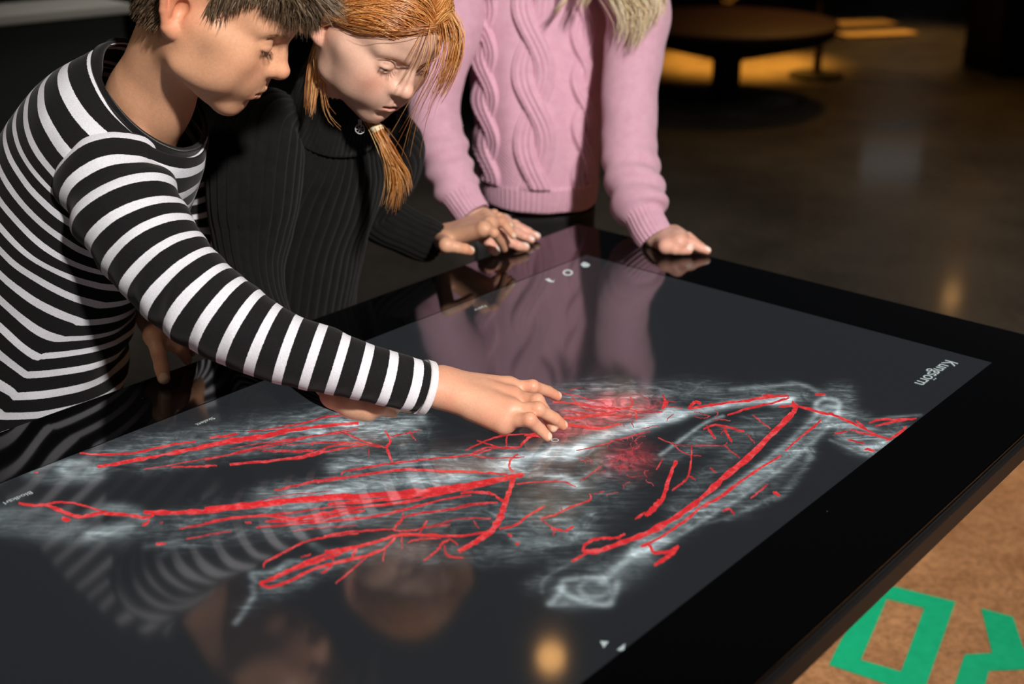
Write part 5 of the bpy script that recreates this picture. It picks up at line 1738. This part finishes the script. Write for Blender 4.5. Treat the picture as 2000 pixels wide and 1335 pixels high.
# copper hair parted in the middle and tied in two low tails
def girl_scalp(X):
    x, y, z = X[..., 0], X[..., 1], X[..., 2]
    return (z > 74 - 0.30 * (y + 80) * 0 - np.clip((np.abs(x) - 18), 0, 60) * 0.95 + 0.0 * y) & (y > -84) & ((y > -42) | (z > 52)) & (z > np.where(y > 0, -14, 12))


cap_surface(HG, girl_scalp, 0.8, m_cap_girl, bodyG, 'scalp_hair')
r_ = np.random.default_rng(21)
roots = scalp_points(6500, 15, girl_scalp)
paths = []
for x0 in roots:
    sx = 1.0 if x0[0] > r_.normal(0, 4) else -1.0
    jx = r_.normal(0, 0.08, 3)
    goal = np.array([sx * 62, 42, -30.0])

    def dirf(x, s, goal=goal, jx=jx):
        d = goal - x
        return unit(unit(d) + np.array([0, 0, 0.55 * (1 - s)]) + jx)
    L = np.linalg.norm(goal - x0) * 1.12
    paths.append(HG['tow'](flow_path(x0, dirf, 12, L / 12, lambda s: 0.035 + 0.035 * math.sin(3.0 * s) + 0.03 * abs(jx[0]), r_) * 1e-3))
hairG = strands('hair', paths, 0.00042, m_hair_girl, bodyG, 0.5, 4)


def pxl(L): return np.array([P(*p) for p in L])


lk = []
# tail on the chest with its tie
lk += lock(pxl([(722, 236, 1.60), (738, 254, 1.585), (756, 285, 1.585), (772, 320, 1.595), (780, 360, 1.605), (772, 405, 1.61)]), 130, 0.0022, 12, 31, 0.0, 0.0060)
lk += lock(pxl([(738, 254, 1.585), (758, 290, 1.585), (778, 320, 1.59), (792, 345, 1.60), (797, 372, 1.60)]), 90, 0.0032, 12, 32, 0.0, 0.004)
lk += lock(pxl([(738, 254, 1.585), (752, 290, 1.585), (764, 330, 1.595), (766, 370, 1.605), (758, 410, 1.61)]), 80, 0.003, 12, 33, 0.0, 0.004)
# loose locks beside the near ear
lk += lock(pxl([(640, 60, 1.585), (622, 110, 1.575), (612, 160, 1.568), (608, 200, 1.565), (606, 222, 1.562)]), 80, 0.0042, 12, 34, 0.0, 0.003)
lk += lock(pxl([(648, 60, 1.575), (634, 110, 1.568), (630, 160, 1.562), (640, 215, 1.558), (668, 246, 1.560)]), 14, 0.0022, 12, 35, 0.0, 0.004)
lk += lock(pxl([(660, 40, 1.57), (640, 80, 1.570), (632, 120, 1.565), (640, 170, 1.560)]), 60, 0.004, 12, 36, 0.0, 0.006)
# curtain of hair beyond the far cheek
lk += lock(pxl([(868, 20, 1.50), (892, 60, 1.50), (888, 110, 1.51), (868, 160, 1.52), (850, 190, 1.53)]), 150, 0.0050, 12, 37, 0.0, 0.005)
lk += lock(pxl([(850, 30, 1.485), (862, 80, 1.48), (855, 130, 1.49), (835, 180, 1.51), (800, 250, 1.55), (772, 300, 1.57)]), 16, 0.005, 12, 38, 0.0, 0.010)
lk += lock(pxl([(860, 40, 1.49), (870, 90, 1.49), (850, 150, 1.51), (822, 205, 1.54), (806, 270, 1.57), (800, 300, 1.58)]), 14, 0.006, 12, 39, 0.0, 0.010)
# single hairs across the face
for q, L in enumerate(([(838, 40, 1.465), (826, 80, 1.462), (812, 120, 1.462), (795, 150, 1.462), (776, 172, 1.463)], [(842, 44, 1.463), (832, 90, 1.458), (820, 125, 1.458), (800, 158, 1.458), (782, 170, 1.459)],
                       [(836, 42, 1.466), (815, 80, 1.464), (800, 108, 1.463), (790, 122, 1.463)], [(840, 42, 1.465), (838, 90, 1.462), (834, 130, 1.464)])):
    lk += lock(pxl(L), 4, 0.0008, 12, 60 + q, 0.0, 0.0016)
# forehead hairline sweeping to the near temple
for q in range(16):
    t0 = q / 15
    a0 = np.array([2 - 34 * t0, -86 + 8 * t0, 84 - 12 * t0]); b0 = np.array([-34 - 16 * t0, -78 + 20 * t0, 66 - 6 * t0]); c0 = np.array([-62, -44 + 10 * t0, 38 + 6 * t0]); d0 = np.array([-72, 2, 18 + 4 * t0])
    lk += lock(HG['tow'](np.array([a0, b0, c0, d0]) * 1e-3), 26, 0.0022, 12, 80 + q, 0.0, 0.003)
    a0 = np.array([2 + 30 * t0, -86 + 8 * t0, 84 - 10 * t0]); b0 = np.array([36 + 14 * t0, -78 + 18 * t0, 62 - 6 * t0]); c0 = np.array([64, -46 + 10 * t0, 30]); d0 = np.array([74, -10, 0])
    lk += lock(HG['tow'](np.array([a0, b0, c0, d0]) * 1e-3), 22, 0.0022, 12, 120 + q, 0.0, 0.003)
strands('loose_locks', lk, 0.00034, m_hair_girl, hairG, 0.3, 8)
# hair tie
tc_ = P(736, 251, 1.585)
for q in range(3):
    X, Q = torus_np(tc_ + (P(744, 262, 1.585) - tc_) * (q - 1) * 0.35, 0.0064, 0.0020, P(752, 280, 1.585) - P(736, 251, 1.585), 28, 8)
    o = mesh_np('hair_tie', X, Q, simple('cream_elastic', srgb(225, 208, 170), 0.7) if q == 0 else bpy.data.materials['cream_elastic'], hairG, True)

# ================================================================== the girl in the pink cable knit
SK_P = (0.78, 0.46, 0.35)
pink = empty('person', tuple(P(1055, 520, 2.33) * np.array([1, 1, 0])), 'blonde girl in pink cable-knit sweater, both hands on far table corner', 'person')
f_p = unit((0.05, -1.0, 0)); s_p = unit((1.0, 0.05, 0))
tor = [(1054, 384, 2.300, 0.1040, 0.086), (1055, 366, 2.292, 0.1060, 0.090), (1056, 335, 2.280, 0.1080, 0.093), (1056, 280, 2.262, 0.1130, 0.096), (1054, 200, 2.240, 0.1210, 0.098), (1052, 100, 2.215, 0.1260, 0.098), (1052, 0, 2.190, 0.1300, 0.096),
       (1054, -70, 2.170, 0.1220, 0.086), (1058, -110, 2.155, 0.0900, 0.070), (1062, -140, 2.145, 0.0580, 0.056)]
A = np.array(tor)
Sx = cat_stations(np.c_[P(A[:, 0], A[:, 1], A[:, 2]), A[:, 3:]], 420)
tg, Sd, Fd = frames(Sx[:, :3], s_p)
cen = Sx[:, :3]


def cable(x, v, x0, w, Lc, A_, sub, nsub):
    """two twisting bundles of ridges"""
    h_ = np.zeros_like(x)
    ph = np.pi * v / Lc
    for g_ in (-1, 1):
        xc = x0 + g_ * w * np.cos(ph)
        l = x - xc
        bw = sub * nsub * 0.5
        env = np.clip((bw - np.abs(l)) / 0.003, 0, 1)
        ridge = np.abs(np.cos(np.pi * l / sub)) ** 0.6
        z_ = env * (A_ * (0.50 + 0.45 * g_ * np.sin(ph)) + 0.0040 * ridge)
        h_ = np.maximum(h_, z_)
    return h_


def pink_fold(U, V, X):
    x = (X - cen[:, None]) @ s_p
    front = ((X - cen[:, None]) @ f_p) > -0.01
    hem = np.clip((0.042 - V) / 0.006, 0, 1)
    d = 0.0022 * np.abs(np.sin(U * 33)) ** 0.7 * hem
    c = cable(x, V, -0.016, 0.0185, 0.118, 0.0095, 0.0092, 4) + cable(x, V + 0.03, -0.098, 0.0105, 0.075, 0.0075, 0.0075, 3) + cable(x, V + 0.02, 0.070, 0.0115, 0.080, 0.0078, 0.0078, 3)
    purl = 0.0010 * np.sin(V * 1000) * np.sin(x * 800)
    d = d + (1 - hem) * np.where(front, c + purl, 0)
    d = d + 0.0035 * vnoise(X * np.array([1, 1, 0.5]), 16, 9) * (1 - 0.5 * hem)
    # vertical drape folds
    return d + 0.003 * np.sin(x * 95 + 1.0) * np.exp(-((V - 0.16) / 0.14) ** 2)


swP, XP, _ = loft('cable_sweater', Sx[:, :3], Sd, Fd, Sx[:, 3], Sx[:, 4], 660, m_pinkcable, pink, pink_fold, thick=0.0025)
swP['label'] = 'pink cable-knit sweater with ribbed hem'


def pink_sleeve(L, seed, cuff):
    C, Sd2, Fd2, r, kk, _ = tube_from(L, 230, (0.9, 0.3, 0.1))
    v = np.concatenate([[0], np.cumsum(np.linalg.norm(np.diff(C, axis=0), axis=1))]); Lt = v[-1]

    def dsp(U, V, X):
        cf = np.clip((V - (Lt - cuff)) / 0.004, 0, 1)
        puff = 0.005 * np.exp(-((V - (Lt - cuff - 0.012)) / 0.012) ** 2)
        d = 0.0024 * np.abs(np.sin(U * 13)) ** 0.7 * cf - 0.001 * cf
        w_ = np.exp(-((V - (Lt - cuff - 0.05)) / 0.06) ** 2)
        d = d + (1 - cf) * (puff + 0.0032 * vnoise(X * np.array([0.7, 0.7, 1.6]), 18, seed) + w_ * 0.0035 * np.sin(V * 150 + 2 * np.sin(U + seed)))
        return d
    return loft('sleeve', C, Sd2, Fd2, r, r, 160, m_pink, swP, dsp, thick=0.002)


pink_sleeve([(935, -100, 2.165, 60), (905, -40, 2.150, 66), (880, 60, 2.130, 60), (858, 140, 2.110, 52), (850, 220, 2.095, 50), (868, 300, 2.075, 48), (890, 360, 2.060, 44), (905, 390, 2.055, 36), (925, 420, 2.050, 34)], 3, 0.045)
pink_sleeve([(1175, -110, 2.150, 60), (1222, -50, 2.125, 72), (1246, 20, 2.105, 67), (1240, 90, 2.090, 60), (1231, 170, 2.075, 56), (1229, 260, 2.055, 53), (1236, 340, 2.035, 54), (1250, 400, 2.015, 50), (1258, 425, 2.005, 38), (1270, 450, 1.995, 37), (1281, 467, 1.990, 36)], 5, 0.048)

# her right hand (picture left) and left hand (picture right)
w_in, w_ = P(915, 405, 2.055), P(938, 432, 2.055)
fin = [
    ([hz(948, 462, 0.024), hz(956, 475, 0.020), hz(962, 484, 0.014), hz(967, 490, 0.009)], [0.010, 0.0092, 0.0088, 0.008]),
    ([hz(978, 460, 0.026), hz(996, 472, 0.016), hz(1013, 480, 0.011), hz(1026, 482, 0.008)], [0.0090, 0.0084, 0.0078, 0.0072]),
    ([hz(986, 449, 0.028), hz(1010, 455, 0.018), hz(1026, 462, 0.011), hz(1038, 468, 0.008)], [0.0088, 0.0080, 0.0072, 0.0062]),
    ([hz(988, 440, 0.028), hz(1014, 446, 0.018), hz(1034, 455, 0.011), hz(1049, 461, 0.008)], [0.0088, 0.0080, 0.0072, 0.0062]),
    ([hz(984, 432, 0.026), hz(1006, 438, 0.018), hz(1022, 446, 0.011), hz(1034, 451, 0.008)], [0.0078, 0.0070, 0.0062, 0.0055]),
]
hp1 = build_hand(w_in, w_, fin, 0.0014, 0.0200, 0.0105, unit((0.1, -0.3, 0.95)), SK_P, table=TZ + 0.0008)
w2_in, w2 = P(1270, 448, 2.000), P(1290, 468, 1.995)
fin = [
    ([hz(1300, 481, 0.014), hz(1318, 486, 0.012), hz(1332, 487, 0.010), hz(1344, 488, 0.009)], [0.010, 0.0092, 0.0085, 0.0078]),
    ([hz(1326, 472, 0.022), hz(1352, 476, 0.017), hz(1368, 484, 0.011), hz(1381, 489, 0.008)], [0.0090, 0.0084, 0.0078, 0.0066]),
    ([hz(1326, 464, 0.024), hz(1350, 469, 0.016), hz(1362, 477, 0.010), hz(1372, 483, 0.008)], [0.0088, 0.0080, 0.0072, 0.0062]),
    ([hz(1324, 459, 0.022), hz(1344, 463, 0.015), hz(1354, 470, 0.010), hz(1362, 475, 0.008)], [0.0084, 0.0076, 0.0068, 0.0060]),
    ([hz(1318, 455, 0.020), hz(1334, 458, 0.014), hz(1342, 463, 0.010), hz(1349, 467, 0.007)], [0.0078, 0.0070, 0.0062, 0.0055]),
]
hp2 = build_hand(w2_in, w2, fin, 0.0014, 0.0205, 0.0110, unit((0.1, -0.3, 0.95)), SK_P, table=TZ + 0.0008)

tP = P(1085, -235, 2.045)
fw = unit((-0.12, -0.86, -0.62)); upv = unit(np.array([0.02, -0.55, 0.80]) - fw * (np.array([0.02, -0.55, 0.80]) @ fw))
RP = np.stack([np.cross(upv, fw), -fw, upv], 1)
npb = P(1062, -120, 2.150)
ntp = tP + RP @ np.array([0, 0.016, -0.02])
HP_V, HP_Q, HP_C, HP = build_head(RP, tP, 0.97, [ntp, npb, npb + (npb - ntp) * 0.3], [0.044, 0.046, 0.052], SK_P, (0.60, 0.2, 0.17), dict(tip=(0, -98, -9), nas=(0, -76, 20), chin=(0, -70, -68), lipy=-90.0, mouth=-41.0, eye_open=2.0), h=0.0024)
hipP = P(1054, 500, 2.345)
feetP = [tuple((hipP - s_p * 0.075)[:2]), tuple((hipP + s_p * 0.075)[:2])]
jp = [(hipP, P(1056, 300, 2.265), 0.07, 0.075), (P(1056, 300, 2.265), P(1054, -30, 2.18), 0.075, 0.065), (P(1054, -30, 2.18), npb, 0.05, 0.042),
      (P(905, -30, 2.150), P(858, 150, 2.110), 0.03, 0.027), (P(858, 150, 2.110), P(868, 300, 2.075), 0.027, 0.024), (P(868, 300, 2.075), w_in, 0.024, 0.0195),
      (P(1222, -30, 2.12), P(1231, 200, 2.07), 0.03, 0.027), (P(1231, 200, 2.07), P(1250, 390, 2.018), 0.027, 0.023), (P(1250, 390, 2.018), w2_in, 0.023, 0.020)]
for s, f in zip((-1, 1), feetP):
    a = hipP + s_p * 0.055 * s
    k_ = np.array([(a[0] + f[0]) / 2, (a[1] + f[1]) / 2, hipP[2] * 0.52])
    jp += [(a, k_, 0.052, 0.038), (k_, np.array([f[0], f[1], 0.06]), 0.038, 0.028)]
bodyP = join_body('body', [(HP_V, HP_Q, HP_C), hp1, hp2, inner_body(jp, SK_P)], pink)
add_eyes(HP, bodyP)
add_brows(HP, HP_V, bodyP, m_brow_g, 24, 70, 25.0)
trousers(pink, hipP, s_p, feetP, 0.055, (0.066, 0.054, 0.048), (0.108, 0.088), m_pants)
cap_surface(HP, girl_scalp, 2.5, m_cap_pink, bodyP, 'scalp_hair')
r_ = np.random.default_rng(31)
roots = scalp_points(1800, 25, girl_scalp)
paths = []
for x0 in roots:
    sx = 1.0 if x0[0] > 0 else -1.0
    jx = r_.normal(0, 0.08, 3); goal = np.array([sx * 78, -10, -40.0])

    def dirf(x, s, goal=goal, jx=jx): return unit(unit(goal - x) + np.array([sx * 0.3, 0, 0.4 * (1 - s)]) + jx)
    L = np.linalg.norm(goal - x0) * 1.15
    paths.append(HP['tow'](flow_path(x0, dirf, 11, L / 11, lambda s: 0.05 + 0.05 * math.sin(3.0 * s), r_) * 1e-3))
hairP = strands('hair', paths, 0.0009, m_hair_pink, bodyP, 0.6, 5)
lk = []
a0, b0 = HP['tow'](np.array([0.076, -0.005, 0.03])), HP['tow'](np.array([-0.076, -0.02, 0.03]))
for q, (L, nn, sp, tsp) in enumerate((([(1195, -60, 2.02), (1225, 0, 2.005), (1250, 40, 2.00), (1235, 92, 2.00)], 170, 0.010, 0.005), ([(1215, -60, 2.02), (1255, -10, 2.00), (1272, 25, 2.00), (1250, 75, 2.00)], 170, 0.009, 0.006),
                                     ([(1180, -60, 2.03), (1205, -5, 2.01), (1222, 40, 2.005), (1212, 80, 2.005)], 120, 0.009, 0.006), ([(1150, -60, 2.03), (1150, -20, 2.02), (1140, 5, 2.02), (1136, 18, 2.02)], 40, 0.006, 0.004),
                                     ([(1120, -60, 2.03), (1115, -20, 2.03), (1100, 5, 2.03), (1082, 24, 2.03)], 26, 0.004, 0.003), ([(1230, -60, 2.02), (1278, -20, 2.01), (1290, 10, 2.005), (1285, 45, 2.005)], 90, 0.007, 0.005))):
    lk += lock(np.concatenate([[a0], pxl(L)]), nn, sp, 12, 200 + q, 0.0, tsp)
lk += lock(np.concatenate([[b0], pxl([(985, -90, 2.03), (975, -60, 2.05), (972, -30, 2.06)])]), 220, 0.012, 12, 220, 0.0, 0.01)
strands('loose_locks', lk, 0.0006, m_hair_pink, hairP, 0.3, 18)
# ================================================================== things in the dark hall behind
m_brown = simple('brown_table_top', srgb(58, 30, 18), 0.6)
m_dark = simple('black_lacquer', srgb(12, 12, 13), 0.85, spec=0.2)
m_darkgrey = simple('dark_grey_metal', srgb(44, 46, 48), 0.5, 0.3)
c = T(1415, 195, 0.0)
lt = empty('pedestal_table', tuple(c), 'low round brown pedestal table with wide black base disc behind pink sweater', 'table')
lathe('base_disc', [(0.0, 0.0), (0.40, 0.0), (0.405, 0.006), (0.40, 0.014), (0.10, 0.020), (0.0, 0.020)], c, m_darkgrey, lt)
lathe('column', [(0.0, 0.018), (0.078, 0.018), (0.076, 0.20), (0.090, 0.235), (0.0, 0.235)], c, m_darkgrey, lt)
lathe('bowl', [(0.0, 0.225), (0.10, 0.225), (0.30, 0.275), (0.50, 0.330), (0.555, 0.36), (0.56, 0.40), (0.0, 0.40)], c, m_dark, lt)
lathe('top', [(0.0, 0.398), (0.565, 0.398), (0.575, 0.404), (0.575, 0.418), (0.565, 0.424), (0.0, 0.424)], c, m_brown, lt)
cup = T(1420, 4, 0.424)
m_cup = simple('white_cup', srgb(214, 206, 190), 0.4)
cu_ = empty('cup', tuple(cup), 'small white cup standing on the low round table', 'cup')
lathe('bowl', [(0.0, 0.0), (0.030, 0.0), (0.036, 0.02), (0.042, 0.075), (0.045, 0.09), (0.042, 0.09), (0.036, 0.02), (0.0, 0.008)], cup, m_cup, cu_, 32)
X, Q = torus_np(cup + np.array([0.055, 0, 0.045]), 0.020, 0.005, (0, 1, 0), 24, 8)
mesh_np('handle', X, Q, m_cup, cu_, True)

c = T(1594, 150, 0.0)
bp = empty('barrier_post', tuple(c), 'thin dark barrier post on round black foot beside the low table', 'barrier post')
lathe('foot', [(0.0, 0.0), (0.16, 0.0), (0.165, 0.008), (0.155, 0.022), (0.05, 0.030), (0.0, 0.030)], c, m_dark, bp)
lathe('pole', [(0.0, 0.028), (0.024, 0.028), (0.024, 0.93), (0.0, 0.93)], c, simple('brown_metal_pole', srgb(38, 20, 14), 0.4, 0.4), bp, 32)
lathe('head', [(0.0, 0.92), (0.032, 0.92), (0.034, 0.93), (0.034, 1.00), (0.028, 1.01), (0.0, 1.01)], c, m_dark, bp, 32)

m_strip = simple('pale_floor_strip', srgb(208, 170, 104), 0.5)
for (x0, y0, x1, y1, wd), lb in (((1622, 48, 1738, 44, 0.11), 'pale wooden strip on the floor, farther of two'), ((1642, 70, 1782, 64, 0.09), 'pale wooden strip on the floor, nearer of two')):
    a, b2 = T(x0, y0, 0.01), T(x1, y1, 0.01)
    d = b2 - a; an = math.atan2(d[1], d[0]); mid = (a + b2) / 2
    o = bm_obj('floor_strip', box_bm((0, 0, 0.01), (np.linalg.norm(d), wd * 2, 0.02), None, 0.003), m_strip)
    o.location = (mid[0], mid[1], 0.0); o.rotation_euler = (0, 0, an)
    tag(o, lb, 'floor strip')

c = T(1945, 152, 0.0)
pl = empty('display_plinth', (c[0] + 0.45, c[1] + 0.3, 0), 'black rectangular display plinth at right edge', 'plinth')
bm_obj('body', box_bm((c[0] + 0.45, c[1] + 0.3, 0.525), (0.9, 0.6, 1.05), None, 0.006), m_dark, pl)
bm_obj('top_plate', box_bm((c[0] + 0.45, c[1] + 0.3, 1.065), (0.92, 0.62, 0.03), None, 0.004), m_darkgrey, pl)

# low counter behind the boy
a, b2 = P(-40, 33, 3.45), P(262, 14, 3.75)
d = b2 - a; an = math.atan2(d[1], d[0]); L_ = np.linalg.norm(d[:2]); dv = unit((d[0], d[1], 0)); nv = np.array([-dv[1], dv[0], 0])
zt = a[2]
ctr = a * np.array([1, 1, 0]) + dv * (L_ - 1.2) / 1.0 * 0.5 + nv * 0.12
cn = empty('counter', (ctr[0], ctr[1], 0), 'dark low counter with grey top behind the boy', 'counter')
RM = Matrix.Rotation(an, 4, 'Z')
bm_obj('body', box_bm((ctr[0], ctr[1], (zt - 0.03) / 2), (1.6, 0.22, zt - 0.03), RM, 0.004), simple('dark_green_panel', srgb(26, 32, 27), 0.8), cn)
bm_obj('top', box_bm((ctr[0], ctr[1], zt - 0.015), (1.64, 0.26, 0.03), RM, 0.006), simple('grey_counter_top', srgb(168, 166, 160), 0.5), cn)

# pendant lamps seen only as reflections, and a lit panel added for its reflection
m_bulb, nt, b = new_mat('glowing_bulb')
b.inputs['Emission Color'].default_value = (1.0, 0.50, 0.16, 1)
b.inputs['Emission Strength'].default_value = 9.0
m_shade = simple('black_lamp_shade', srgb(20, 20, 20), 0.5)


def pendant(px, py, z0, zl, rad, label):
    p = T(px, py, z0)
    d = (p - CAM); d = np.array([d[0], d[1], -d[2]])
    q = p + d * ((zl - z0) / d[2])
    e = empty('pendant_lamp', tuple(q), label, 'lamp')
    V, Q, th = uv_ball(q, rad, (0, 0, 1), 14)
    mesh_np('bulb', V, Q, m_bulb, e, True)
    lathe('socket', [(0.0, rad * 0.8), (0.03, rad * 0.8), (0.03, rad + 0.08), (0.0, rad + 0.08)], q, m_shade, e, 24)
    lathe('cable', [(0.004, rad + 0.07), (0.004, 3.6 - q[2])], q, m_shade, e, 8)
    return e


pendant(1076, 1283, TZ, 2.35, 0.040, 'warm glowing pendant lamp reflected in near part of screen')
pendant(1858, 580, 0.0, 2.6, 0.075, 'warm glowing pendant lamp reflected on the floor at right')
p = T(1738, 318, 0.0); d = p - CAM; d = np.array([d[0], d[1], -d[2]]); q = p + d * ((14.44 - p[1]) / d[1])
m_panel, nt, b = new_mat('added_lit_panel')
b.inputs['Emission Color'].default_value = (0.9, 0.95, 1.0, 1); b.inputs['Emission Strength'].default_value = 0.32
wp = empty('reflection_panel', (q[0], 14.46, q[2]), 'unseen white lit panel added for its faint reflection on the dark floor', 'screen')  # out-of-view panel added to make the pale patch on the floor
bm_obj('frame', box_bm((q[0], 14.46, q[2]), (0.78, 0.05, 0.50), None, 0.005), m_shade, wp)
bm_obj('panel', box_bm((q[0], 14.425, q[2]), (0.7, 0.012, 0.42)), m_panel, wp)
